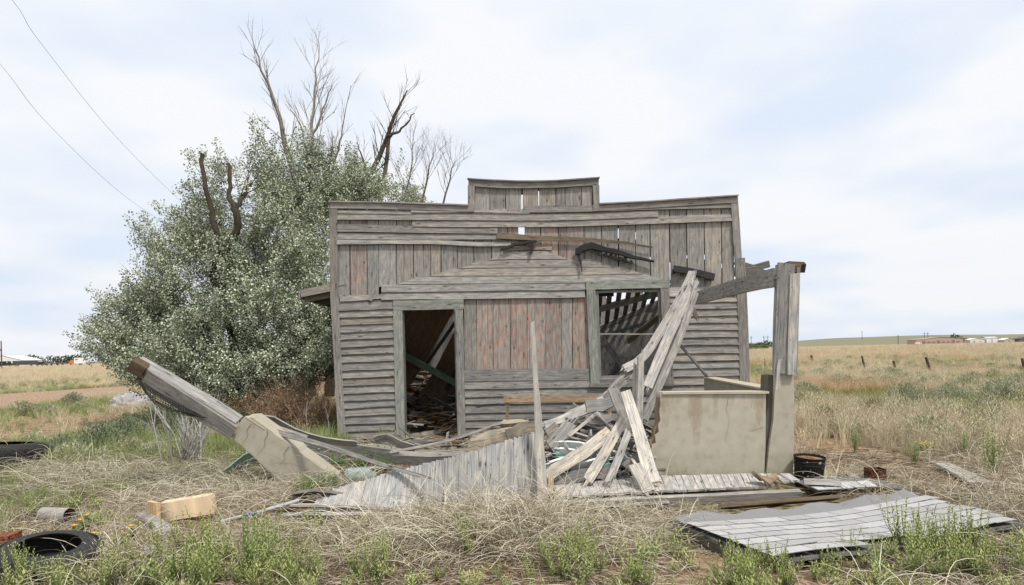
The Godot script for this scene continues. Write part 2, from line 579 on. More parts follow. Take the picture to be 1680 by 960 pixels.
func siding(parent: Node3D, called: String, list: Array, h: float, o := {}) -> MeshInstance3D:
	var s := sh(o.get("tint", wall_tint(o.get("g", 0.74))))
	s.col = s.col * 0.89
	var tilt: float = o.get("tilt", 0.19)
	var n: int = o.get("n", 5)
	var flat := absf(list[-1][0] - list[0][0]) > absf(list[-1][1] - list[0][1])
	s.board(line_pts(list, n, o.get("z", 0.026), o.get("wave", 0.35)), h / 100.0, o.get("t", 0.016), Vector3(0, 1, -tilt) if flat else Vector3.LEFT, {"jag": o.get("jag", 0.008), "wob": 0.0022, "w1": o.get("h1", h) / 100.0, "twist": o.get("twist", 0.0)})
	return part(parent, called, s, M[o.get("m", "wood_grey")])

func upright(parent: Node3D, called: String, x0: float, x1: float, y0: float, y1: float, lean := 0.0, o := {}) -> MeshInstance3D:
	var s := sh(o.get("tint", wall_tint(o.get("g", 0.78))))
	s.col = s.col * 0.91
	var z: float = o.get("z", -0.012) + rng.randf_range(-0.003, 0.003)
	var gap: float = o.get("gap", rng.randf_range(0.5, 1.5))
	var xm := (x0 + x1) * 0.5
	var pts := []
	for i in 4:
		var f := i / 3.0
		pts.append(hl(xm + lean * f + rng.randf_range(-0.15, 0.15), lerpf(y0, y1, f), z))
	s.board(pts, (x1 - x0 - gap) / 100.0, o.get("t", 0.022), Vector3.RIGHT, {"jag": o.get("jag", 0.006), "wob": 0.0025})
	return part(parent, called, s, M[o.get("m", "wood_grey")])

func build_store() -> void:
	H = thing("abandoned_store", "collapsed grey wooden store with a stepped false front, open doorway and glassless window", "building", at(840, 722, HOUSE_D))
	H.rotation.z = -ROLL
	HI = H.transform.affine_inverse()
	var W := group_part(H, "front_wall")
	# ---- upright sheathing planks of the upper wall
	var top := func(x: float) -> float:
		return lerpf(339, 347, (x - 541) / 227.0) if x < 768 else (345.0 if x < 985 else lerpf(343, 329, (x - 985) / 225.0))
	var cuts := [553, 573.5, 602, 621, 650, 678, 706, 723, 750, 777, 806, 833, 860, 887, 916, 930, 958, 987, 1014, 1042, 1066, 1098, 1126, 1155, 1183, 1203]
	for i in cuts.size() - 1:
		var a: float = cuts[i]; var b: float = cuts[i + 1]
		var low := 497.0 if a < 621 else (470.0 if a < 960 else 474.0)
		var red: bool = a in [573.5, 602, 621, 777, 806, 833] or (a >= 887 and a <= 930) or a in [1098, 1126, 1183]
		var y0: float = top.call(0.5 * (a + b)) - 2.0
		if a == 833.0:     # broken out: the sky shows through beside it
			upright(W, "plank", 833, 851, y0, low, 0.0, {"m": "wood_red"})
			upright(W, "plank", 851, 860, 386, low, 0.0, {"m": "wood_red"})
			upright(W, "plank", 851, 860, y0, 373, 0.0, {})
		else:
			upright(W, "plank", a, b, y0, low, 2.0 if a > 1000 else 0.6, {"m": "wood_red" if red else "wood_grey", "gap": 1.7 if i % 3 == 1 or a > 1000 else 0.9})
	# ---- stepped parapet
	var pc := [779, 803.5, 829.5, 856.5, 884, 911.8, 927.2, 954, 972]
	for i in pc.size() - 1:
		upright(W, "plank", pc[i], pc[i + 1], 303, 346, 0.0, {"gap": 2.0 if i == 3 or i == 2 else 0.8})
	# ---- dark building paper that still hangs behind the planks
	var paper := sh(Color(0.035, 0.033, 0.03))
	var sheets := [[553, 346, 848, 486], [848, 388, 863, 486], [863, 346, 1008, 486], [767, 303, 855, 346], [859, 304, 881, 342], [887, 303, 984, 346], [855, 304, 859, 318], [881, 304, 887, 312]]
	var holes := [[1014, 374, 390], [1042, 380, 392], [1067, 421, 429], [1099, 430, 466], [1127, 418, 423], [1156, 417, 425], [1185, 432, 439]]
	var x_last := 1008.0
	for q in holes:
		sheets.append([x_last, 338, q[0] - 3, 478])
		sheets.append([q[0] - 3, 338, q[0] + 3, q[1]])
		sheets.append([q[0] - 3, q[2], q[0] + 3, 478])
		x_last = q[0] + 3
	sheets.append([x_last, 338, 1206, 478])
	for q in sheets:
		var a := hl(q[0], q[3], -0.05 - rng.randf() * 0.02); var b := hl(q[2], q[1], a.z)
		paper.box((a + b) * 0.5, Vector3(absf(b.x - a.x), absf(b.y - a.y), 0.002))
	part(H, "building_paper", paper, M.felt)
	# ---- horizontal siding left on the upper wall
	siding(W, "siding_board", [[554, 348.0], [677, 349.5]], 6, {"g": 0.80, "h1": 7})
	siding(W, "siding_board", [[675, 346.5], [770, 346.5], [868, 350.5]], 7, {"g": 0.85, "h1": 2, "z": 0.034, "n": 7})
	siding(W, "siding_board", [[554, 355.0], [700, 356.0], [900, 357.5], [1079, 351.5]], 12.5, {"g": 0.70, "n": 9, "h1": 11})
	siding(W, "siding_board", [[677, 368.0], [780, 368.5], [900, 368.0], [1060, 363.0], [1201, 357.5]], 10.5, {"g": 0.74, "n": 9, "h1": 11.5})
	siding(W, "siding_board", [[554, 374.5], [690, 377.5], [816, 379.5]], 13, {"g": 0.72, "h1": 10.0, "z": 0.03, "n": 6})
	siding(W, "siding_board", [[554, 388.0], [680, 389.0], [800, 389.5], [872, 391.5]], 11, {"g": 0.70, "h1": 7.5, "n": 6})
	siding(W, "siding_board", [[554, 398.0], [650, 397.0], [715, 397.5], [780, 402.0], [838, 401.0]], 8.5, {"g": 0.80, "h1": 6.5, "z": 0.034, "n": 9})
	siding(W, "siding_board", [[860, 344.0], [985, 343.0], [1060, 340.5], [1201, 338.0]], 12, {"g": 0.72, "h1": 8.0, "n": 7})
	siding(W, "twisted_lath", [[815, 387.5], [880, 391.5], [960, 394.0], [1020, 399.0], [1069, 406.5]], 10, {"tint": Color(0.46, 0.39, 0.30), "h1": 2.5, "z": 0.06, "n": 9, "twist": 0.5})
	# ---- ghost of the porch gable: boards cut to a low triangle
	for q in [[[801, 420.5], [858, 419], [930, 418.5]], [[752, 434], [850, 433], [1006, 431.5]], [[706, 447], [850, 446], [1052, 443.5]], [[653, 460.0], [850, 458.5], [1094, 456.0]]]:
		var s := sh(wall_tint(0.84))
		var l: Array = q[0]; var r: Array = q[2]; var m: Array = q[1]
		var cut := 36.0
		# slanting ends follow the old roof line
		var f := [hl(l[0], l[1] + 6.4, 0.03), hl(m[0], m[1] + 6.4, 0.03), hl(r[0] + 2, r[1] + 6.4, 0.03), hl(r[0] - cut, r[1] - 6.2, 0.022), hl(m[0], m[1] - 6.3, 0.022), hl(l[0] + cut, l[1] - 6.2, 0.022)]
		s.prism(f, Vector3(0, 0, -0.016))
		retexture(s)
		part(W, "gable_board", s, M.wood_grey)
	siding(W, "gable_board", [[626, 474.0], [800, 472.0], [960, 470.0]], 12.5, {"g": 0.86, "n": 6})
	siding(W, "gable_board", [[626, 486.5], [800, 484.5], [960, 482.5]], 12.0, {"g": 0.82, "n": 6})
	siding(W, "gable_board", [[828, 408.5], [870, 406.5], [905, 407.5]], 7, {"g": 0.78, "n": 5, "z": 0.02, "m": "wood_red"})
	# torn ends at the left of the gable
	siding(W, "siding_board", [[556, 489.5], [590, 489.0], [628, 487.0]], 12, {"g": 0.84, "h1": 7.0, "jag": 0.04})
	siding(W, "torn_splinter", [[609, 493.0], [615, 475.0]], 6, {"g": 0.95, "h1": 2.0, "z": 0.06, "n": 2})
	# ---- clapboards left of the door
	var rows := [496, 509, 520.5, 532.5, 544.6, 556.5, 569, 581.2, 594, 607.3, 620, 632, 644.6, 657, 669, 681.8, 695, 707.3, 720]
	for i in rows.size() - 1:
		var x0 := 554.5 + i * 0.62
		var ya: float = rows[i]; var yb: float = rows[i + 1]
		siding(W, "clapboard", [[x0, (ya + yb) * 0.5], [600, (ya + yb) * 0.5 - 1.6], [646 + i * 0.2, (ya + yb) * 0.5 - 3.4 + rng.randf_range(-0.6, 0.6)]], yb - ya + 3.2, {"g": 0.66, "n": 5, "tilt": 0.24, "t": 0.016, "wave": 0.45, "tint": wall_tint(0.66, 0.12)})
	for i in 5:
		upright(W, "foundation_plank", 560 + i * 19.0, 578 + i * 19.0, 716, 742, 0.0, {"z": -0.02, "g": 0.7})
	# ---- middle bay
	var mc := [761, 781.5, 809, 837, 865, 894, 921, 939, 968]
	for i in mc.size() - 1:
		upright(W, "plank", mc[i], mc[i + 1], 487, 614, 0.5, {"m": "wood_grey" if i in [0, 6] else "wood_red", "g": 0.80})
	var inner := sh(Color(0.04, 0.038, 0.034))
	inner.box(hl(857, 546, -0.06), Vector3(2.2, 1.34, 0.004))
	part(H, "building_paper", inner, M.felt)
	var mr := [608.5, 624.5, 637.3, 650.5, 662, 676.5, 688, 701, 714.5, 726]
	for i in mr.size() - 1:
		var x1 := 966.0 if i == 0 else 1104.0
		siding(W, "clapboard", [[762, (mr[i] + mr[i + 1]) * 0.5], [860, (mr[i] + mr[i + 1]) * 0.5 - 1.6], [x1, (mr[i] + mr[i + 1]) * 0.5 - (2.5 if i == 0 else 4.6)]], mr[i + 1] - mr[i] + 3.2, {"n": 7, "t": 0.016, "tilt": 0.22 if i else 0.03, "tint": wall_tint(0.62, 0.10)})
	# ---- right bay
	var rr := [473, 485, 495, 506, 517.5, 529, 540.6, 552, 564.7, 578, 591, 603, 615.6, 630, 643, 656, 670, 684, 698, 712]
	for i in rr.size() - 1:
		var yc: float = (rr[i] + rr[i + 1]) * 0.5
		var xa := 1097.0 + i * 0.5
		siding(W, "clapboard", [[xa, yc + 0.8], [1150, yc], [1207 + i * 0.65, yc - 0.8 + rng.randf_range(-0.8, 0.8)]], rr[i + 1] - rr[i] + 3.4, {"n": 5, "tilt": 0.26, "t": 0.016, "wave": 0.5, "tint": wall_tint(0.70 if i > 1 else 0.85, 0.12), "jag": 0.01})
	# ---- corner boards, cornice and parapet trim
	var T := group_part(H, "trim")
	siding(T, "corner_board", [[547.5, 334], [549, 487]], 12.5, {"t": 0.03, "tilt": 0.0, "n": 4, "z": 0.03, "g": 0.66, "jag": 0.0})
	siding(T, "corner_board", [[549.5, 487], [562.5, 724]], 13, {"t": 0.03, "tilt": 0.0, "n": 5, "z": 0.034, "g": 0.66})
	siding(T, "corner_board", [[1203.5, 324], [1210, 424], [1213, 470]], 11.5, {"t": 0.03, "tilt": 0.0, "n": 4, "z": 0.03, "g": 0.68, "jag": 0.0})
	siding(T, "corner_board", [[1213, 424], [1219, 560], [1223, 724]], 16, {"t": 0.03, "tilt": 0.0, "n": 5, "z": 0.036, "g": 0.64})
	siding(T, "cornice_board", [[543, 337.5], [650, 339], [779, 342.5]], 10.5, {"t": 0.035, "tilt": 0.0, "z": 0.034, "n": 5, "g": 0.62})
	siding(T, "cornice_board", [[973, 342], [1060, 336.5], [1208, 327.5]], 12, {"t": 0.035, "tilt": 0.0, "z": 0.034, "n": 5, "g": 0.62})
	siding(T, "drip_cap", [[541, 332], [650, 333.5], [769, 338]], 2.2, {"t": 0.12, "tilt": 0.0, "z": 0.02, "n": 5, "g": 0.72})
	siding(T, "drip_cap", [[983, 336], [1080, 330.5], [1210, 321.5]], 2.2, {"t": 0.12, "tilt": 0.0, "z": 0.02, "n": 5, "g": 0.72})
	siding(T, "parapet_board", [[769, 300.5], [830, 304.5], [900, 304.5], [982, 299]], 11, {"t": 0.03, "tilt": 0.0, "z": 0.034, "n": 7, "g": 0.66})
	siding(T, "parapet_board", [[773.5, 306], [773.5, 347]], 11, {"t": 0.028, "tilt": 0.0, "z": 0.034, "n": 3, "g": 0.68})
	siding(T, "parapet_board", [[977, 305], [978.5, 341]], 10.5, {"t": 0.028, "tilt": 0.0, "z": 0.034, "n": 3, "g": 0.66})
	siding(T, "drip_cap", [[767, 294.5], [830, 298.5], [900, 298.5], [983, 293]], 2.0, {"t": 0.12, "tilt": 0.0, "z": 0.02, "n": 7, "g": 0.75})
	# ---- door frame
	var D := group_part(H, "door_frame")
	siding(D, "casing", [[653, 496], [658, 722]], 14.5, {"t": 0.03, "tilt": 0.0, "n": 5, "z": 0.04, "m": "wood_green", "g": 0.72, "jag": 0.0})
	siding(D, "casing", [[753.5, 506], [758, 716]], 13, {"t": 0.03, "tilt": 0.0, "n": 5, "z": 0.04, "m": "wood_grey", "g": 0.74, "jag": 0.0})
	siding(D, "head_casing", [[646, 501.5], [700, 500.5], [761, 499.5]], 16, {"t": 0.032, "tilt": 0.0, "n": 4, "z": 0.043, "m": "wood_green", "g": 0.74, "jag": 0.0})
	siding(D, "jamb", [[661, 509], [665.5, 722]], 2.2, {"t": 0.13, "tilt": 0.0, "n": 3, "z": -0.03, "m": "wood_green", "g": 0.45})
	siding(D, "jamb", [[746.2, 509], [751, 722]], 2.2, {"t": 0.13, "tilt": 0.0, "n": 3, "z": -0.03, "g": 0.5})
	siding(D, "threshold", [[664, 726], [752, 724]], 4, {"t": 0.16, "tilt": 0.0, "n": 3, "z": -0.03, "g": 0.5})
	# ---- window: two-light sash without its glass
	var N := group_part(H, "window")
	siding(N, "casing", [[968.5, 475], [976, 632]], 14.5, {"t": 0.03, "tilt": 0.0, "n": 5, "z": 0.042, "m": "wood_green", "g": 0.68, "jag": 0.0})
	siding(N, "casing", [[1089.5, 472], [1097, 630]], 14, {"t": 0.03, "tilt": 0.0, "n": 5, "z": 0.042, "m": "wood_grey", "g": 0.66, "jag": 0.0})
	siding(N, "head_casing", [[961, 468.5], [1030, 467.5], [1098, 466]], 14, {"t": 0.032, "tilt": 0.0, "n": 4, "z": 0.045, "m": "wood_green", "g": 0.78, "jag": 0.0})
	siding(N, "sill", [[967, 632], [1104, 630]], 6.5, {"t": 0.09, "tilt": 0.0, "n": 4, "z": 0.05, "g": 0.60})
	siding(N, "apron", [[970, 626], [1100, 623.5]], 7, {"t": 0.025, "tilt": 0.0, "n": 4, "z": 0.03, "g": 0.55})
	siding(N, "stop", [[979, 477], [984.5, 625]], 5, {"t": 0.03, "tilt": 0.0, "n": 3, "z": 0.0, "m": "wood_green", "g": 0.55, "jag": 0.0})
	siding(N, "stop", [[1081, 476], [1088, 624]], 4.5, {"t": 0.03, "tilt": 0.0, "n": 3, "z": 0.0, "g": 0.5, "jag": 0.0})
	siding(N, "stop", [[978, 479], [1084, 477]], 4.0, {"t": 0.03, "tilt": 0.0, "n": 3, "z": 0.0, "m": "wood_green", "g": 0.5})
	siding(N, "meeting_rail", [[982, 548.5], [1084, 547.5]], 2.6, {"t": 0.035, "tilt": 0.0, "n": 3, "z": -0.015, "g": 0.8})
	siding(N, "bottom_rail", [[984, 619.5], [1086, 618]], 5.5, {"t": 0.03, "tilt": 0.0, "n": 3, "z": -0.012, "g": 0.6})
	# ---- remains of the porch roof edge: strips of black roofing felt and shingle
	var F := group_part(H, "roofing_scrap")
	scrap(F, [[943, 415], [957, 408], [971, 404]], 11)
	scrap(F, [[968, 404], [990, 410], [1018, 417], [1046, 425], [1073, 431]], 11, 3.0)
	scrap(F, [[947, 416], [951, 430], [954, 445]], 5, 2.0)
	scrap(F, [[823, 409], [845, 403], [880, 396]], 4.5)
	scrap(F, [[868, 397], [873, 407], [871, 416]], 9, 4.0)
	scrap(F, [[1101, 441], [1135, 447], [1168, 455]], 12)
	for k in 8:
		scrap(F, [[975 + k * 8.0, 412 + k * 2.3], [979 + k * 8.0, 418 + k * 2.2]], 7, 5.0)
	for k in 5:
		scrap(F, [[1106 + k * 13.0, 441.5 + k * 3.0], [1107 + k * 13.0, 449 + k * 3.0]], 10, 10.0)
	# ---- side and rear walls
	var back_z := -6.0
	var L := group_part(H, "side_wall")
	var R := group_part(H, "side_wall")
	for i in 11:
		var y := 0.1 + i * 0.225
		for side in [0, 1]:
			var x := -2.83 + i * -0.006 if side == 0 else 3.72 + (10 - i) * 0.0
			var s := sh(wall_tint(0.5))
			var z0 := -0.03
			s.board([Vector3(x, y, z0), Vector3(x, y, -2.0), Vector3(x, y - 0.01, -4.0), Vector3(x, y, back_z)], 0.23, 0.024, Vector3.UP, {"wob": 0.004})
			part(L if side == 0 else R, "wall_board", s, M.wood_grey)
	var B := group_part(H, "rear_wall")
	for i in 24:
		var x := -2.7 + i * 0.265
		var hgt := 2.5 if i < 13 else 1.75 + rng.randf_range(-0.25, 0.1)
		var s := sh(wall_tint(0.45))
		s.board([Vector3(x, 0.0, back_z + 0.01 * (i % 2)), Vector3(x, hgt * 0.5, back_z + 0.01 * (i % 2)), Vector3(x + 0.02, hgt, back_z + 0.01 * (i % 2))], 0.28, 0.024, Vector3.RIGHT, {"jag": 0.05})
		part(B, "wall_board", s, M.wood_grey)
	var fl := group_part(H, "floor")
	for i in 20:
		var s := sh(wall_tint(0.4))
		s.board([Vector3(-2.8 + i * 0.33, -0.04, -0.05), Vector3(-2.8 + i * 0.33, -0.06, -3), Vector3(-2.8 + i * 0.33, -0.05, back_z)], 0.32, 0.04, Vector3.RIGHT)
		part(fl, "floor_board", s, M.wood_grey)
	# ---- roof: the left slope still stands, the right one has dropped inwards
	var RL := group_part(H, "roof")
	var e0 := Vector3(-3.46, 2.40, 0.0)
	var e1 := Vector3(0.30, 3.16, 0.0)
	var dn := (e1 - e0).normalized()
	var up := dn.cross(Vector3(0, 0, 1)) * -1.0
	for i in 15:
		if i in [8, 9, 11, 12, 13]: continue      # blown away
		var p := e0 + dn * (0.12 + i * 0.256)
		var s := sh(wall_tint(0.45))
		var zf := -0.08 if i > 2 else 0.0
		s.board([Vector3(p.x, p.y, zf), Vector3(p.x, p.y - 0.02, -3), Vector3(p.x, p.y - 0.05, back_z - 0.3)], 0.25, 0.022, dn)
		part(RL, "roof_board", s, M.wood_grey)
	for i in 8:
		var z := -0.12 - i * 0.82
		var s := sh(wall_tint(0.5))
		s.board([e0 + up * -0.08 + Vector3(0, 0, z), (e0 + e1) * 0.5 + up * -0.08 + Vector3(0, -0.01, z), e1 + up * -0.08 + Vector3(0, 0, z)], 0.045, 0.12, Vector3(0, 0, 1))
		part(RL, "rafter", s, M.wood_grey)
	var fas := sh(wall_tint(0.62))
	fas.board([e0 + Vector3(-0.02, -0.02, 0.02), e0 + Vector3(-0.02, -0.05, -3), e0 + Vector3(-0.02, -0.06, -6.3)], 0.13, 0.025, Vector3.UP)
	part(RL, "fascia_board", fas, M.wood_grey)
	var rake := sh(wall_tint(0.64))
	rake.board([e0 + Vector3(0.0, 0.0, 0.02), e0 + dn * 0.58 + Vector3(0, 0.0, 0.02)], 0.12, 0.02, up)
	part(RL, "rake_board", rake, M.wood_grey)
	for i in 10:   # three courses of old shingles along the eave
		for j in 3:
			var s := sh(grey(rng.randf_range(0.10, 0.16)))
			var p := e0 + dn * (0.08 + j * 0.22) + up * (0.022 + j * 0.004) + Vector3(0, 0, -0.3 - i * 0.6)
			s.board([p + Vector3(0, 0, 0.29), p + Vector3(0, 0, -0.29)], 0.26, 0.008, dn + up * -0.03)
			part(RL, "shingle", s, M.shingle)
	var RR := group_part(H, "fallen_roof_slope")
	var r1 := [[930, 521.5, 12.0], [983, 507, 12.0], [1080, 481, 12.0], [1180, 454.5, 12.0], [1262, 433, 12.0]]
	var r2 := [[930, 563, 13.3], [983, 540, 13.3], [1080, 497, 13.3], [1150, 466, 13.3], [1215, 440, 13.3]]
	for rl in [r1, r2]:
		var s := sh(wall_tint(0.5))
		var pts := []
		for q in rl: pts.append(hw(q[0], q[1], q[2]))
		s.board(pts, 0.115, 0.05, Vector3(-0.2, 1, 0.3))
		part(RR, "rafter", s, M.wood_grey)
	for k in 14:
		var x1 := 952.0 + k * 15.6
		var x2 := x1 - 1.0 - k * 0.75
		var p := hw(x1, 507 - (x1 - 983) * 0.268 - 6, 12.0)
		var q := hw(x2, 540 - (x2 - 983) * 0.443 - 6, 13.3)
		var s := sh(wall_tint(0.42))
		var d := q - p
		s.board([p - d * rng.randf_range(0.35, 0.5), p, q, q + d * rng.randf_range(0.2, 0.6)], 0.085, 0.022, Vector3(1, 0.25, 0), {"jag": 0.03})
		part(RR, "sheathing_board", s, M.wood_grey)
	# torn shingles still clinging behind the lath
	for k in 10:
		var s := sh(grey(rng.randf_range(0.08, 0.2)))
		var p := hw(975 + k * 11.0, 540 - k * 4.0 + rng.randf_range(-6, 5), 14.6)
		s.board([p, p + Vector3(rng.randf_range(0.1, 0.3), rng.randf_range(0.02, 0.12), -0.1)], 0.12, 0.012, Vector3(0.1, 1, 0.4), {"jag": 0.05})
		part(RR, "shingle", s, M.shingle)
	# rafter ends past the right-hand corner
	for q in [[[1212, 446, 11.6], [1240, 442, 11.6], [1264, 452, 11.6]], [[1206, 430, 11.7], [1240, 441, 11.7]], [[1210, 458, 12.2], [1252, 440, 12.2]]]:
		var s := sh(wall_tint(0.6))
		var pts := []
		for p in q: pts.append(hw(p[0], p[1], p[2]))
		s.board(pts, 0.10, 0.04, Vector3(0, 1, 0.2), {"jag": 0.03})
		part(RR, "rafter_tail", s, M.wood_grey)
	# fallen wall lining seen below the lath
	var C := group_part(H, "fallen_lining")
	for k in 9:
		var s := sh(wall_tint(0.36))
		var a := hw(945 + k * 21.0, 505 + k * 1.0, 13.9 - k * 0.05)
		var b := hw(985 + k * 21.0, 640 + k * 3.0, 12.6)
		s.board([a + (a - b) * 0.12 * (k % 3), (a + b) * 0.5, b], 0.31, 0.024, Vector3(1, 0.2, 0), {"jag": 0.05})
		part(C, "lining_board", s, M.wood_grey)
	for q in [[[985, 628, 12.2], [1012, 592, 12.4], [1030, 566, 12.8]], [[1000, 636, 12.1], [1035, 586, 12.5]], [[975, 540, 12.6], [1040, 625, 12.0]], [[1030, 560, 12.9], [1100, 505, 12.6]]]:
		var s := sh(Color(0.52, 0.44, 0.34) if q[0][0] == 1030 else wall_tint(0.55))
		var pts := []
		for p in q: pts.append(hw(p[0], p[1], p[2]))
		s.board(pts, 0.11, 0.04, Vector3(1, 0.6, 0.3), {"jag": 0.04})
		part(C, "brace", s, M.wood_grey)
	# fallen ceiling seen through the doorway
	var ce := group_part(H, "fallen_ceiling")
	for q in [[[590, 690, 13.4], [655, 595, 13.2], [718, 490, 11.9], 0.92], [[700, 690, 13.5], [742, 618, 13.25], [800, 505, 11.95], 0.80]]:
		var s := sh(Color(0.44, 0.38, 0.30) * rng.randf_range(0.9, 1.1))
		s.board([hw(q[0][0], q[0][1], q[0][2]), hw(q[1][0], q[1][1], q[1][2]), hw(q[2][0], q[2][1], q[2][2])], q[3], 0.012, Vector3(1, 0.55, 0.2), {"tint_wob": 0.2})
		part(ce, "ceiling_panel", s, M.wood_red)
	for q in [[[697, 601, 13.1], [755, 517, 12.0]], [[733, 640, 13.2], [760, 585, 12.7]], [[655, 527, 12.4], [672, 500, 11.9]]]:
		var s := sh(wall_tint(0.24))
		s.board([hw(q[0][0], q[0][1], q[0][2] - 0.06), hw(q[1][0], q[1][1], q[1][2] - 0.06)], 0.07, 0.025, Vector3(1, 0.6, 0.2))
		part(ce, "batten", s, M.wood_green)
	var bm := sh(Color(0.32, 0.48, 0.38))
	bm.board([hw(640, 571, 12.7), hw(700, 603, 12.7), hw(800, 657, 12.7)], 0.11, 0.06, Vector3(0.4, 1, 0.2))
	part(ce, "ceiling_beam", bm, M.wood_green)
	var shelf := sh(wall_tint(0.7))
	shelf.board([hw(640, 634, 14.0), hw(700, 630, 14.0), hw(790, 628, 14.0)], 0.10, 0.02, Vector3(0, 0.2, 1))
	part(ce, "fallen_shelf", shelf, M.wood_grey)
	var cur := sh(Color(0.85, 0.82, 0.74))
	cur.board([hw(704, 600, 15.5), hw(705, 612, 15.5), hw(707, 628, 15.5)], 0.13, 0.02, Vector3.RIGHT, {"jag": 0.06})
	part(ce, "pale_board", cur, M.wood_grey)

func scrap(parent: Node3D, list: Array, h: float, h1 := -1.0) -> void:
	var s := sh(grey(rng.randf_range(0.045, 0.075)))
	s.board(line_pts(list, list.size() * 2, 0.075, 0.4), h / 100.0, 0.03, Vector3(0, 1, -0.35) if absf(list[0][0] - list[-1][0]) > 8 else Vector3(1, 0, 0), {"jag": 0.03, "wob": 0.008, "w1": (h1 if h1 > 0 else h) / 100.0})
	part(parent, "felt_strip", s, M.felt)

# lay the grain along x on a flat board cut from an outline
func retexture(s: Shape) -> void:
	var o := Vector2(rng.randf() * 5.0, rng.randf() * 5.0)
	for i in s.v.size():
		s.u[i] = Vector2(s.v[i].y * 2.0, s.v[i].x * 0.5) + o

# ---------------------------------------------------------------- porch ruins and loose timber
func smooth_line(list: Array, n: int) -> Array:
	var P := []
	for q in list:
		P.append(at(q[0], q[1], q[2]) if q is Array else q)
	if P.size() == 2 and n <= 1:
		return P
	var out := []
	for i in n + 1:
		var f := float(i) / n * (P.size() - 1)
		var k := mini(int(f), P.size() - 2)
		var a: Vector3 = P[maxi(k - 1, 0)]; var b: Vector3 = P[k]; var c: Vector3 = P[k + 1]; var d: Vector3 = P[mini(k + 2, P.size() - 1)]
		out.append(b.cubic_interpolate(c, a, d, f - k))
	return out

func timber_shape(list: Array, w: float, t: float, o := {}) -> Shape:
	var pts := smooth_line(list, o.get("n", 5))
	var tt: Vector3 = ((pts[-1] as Vector3) - (pts[0] as Vector3)).normalized()
	var across := tt.cross(Vector3(0, 0.35, 1.0)).normalized().rotated(tt, o.get("turn", 0.0))
	if o.has("across"): across = o.across
	var s := sh(o.get("tint", wall_tint(o.get("g", 0.82))))
	s.board(pts, w, t, across, {"jag": o.get("jag", 0.02), "wob": o.get("wob", 0.003), "w1": o.get("w1", w), "twist": o.get("twist", 0.0), "tint_wob": 0.12})
	if o.get("jag", 0.02) >= 0.02:
		for e in 2:
			var q: Vector3 = pts[0] if e == 0 else pts[-1]
			var dd := (tt if e == 1 else -tt)
			for k in 3:
				var l := rng.randf_range(0.03, 0.09)
				var side := across * rng.randf_range(-0.4, 0.4) * (w if e == 0 else float(o.get("w1", w)))
				s.board([q + side - dd * 0.04, q + side + dd * l], w * 0.16, t * 0.7, across, {"w1": 0.003, "t1": 0.003})
	return s

func timber(label: String, list: Array, w: float, t: float, o := {}, group := "fallen porch timbers") -> MeshInstance3D:
	return single(o.get("called", "fallen_plank"), timber_shape(list, w, t, o), M[o.get("m", "wood_grey")], label, o.get("cat", "plank"), group)

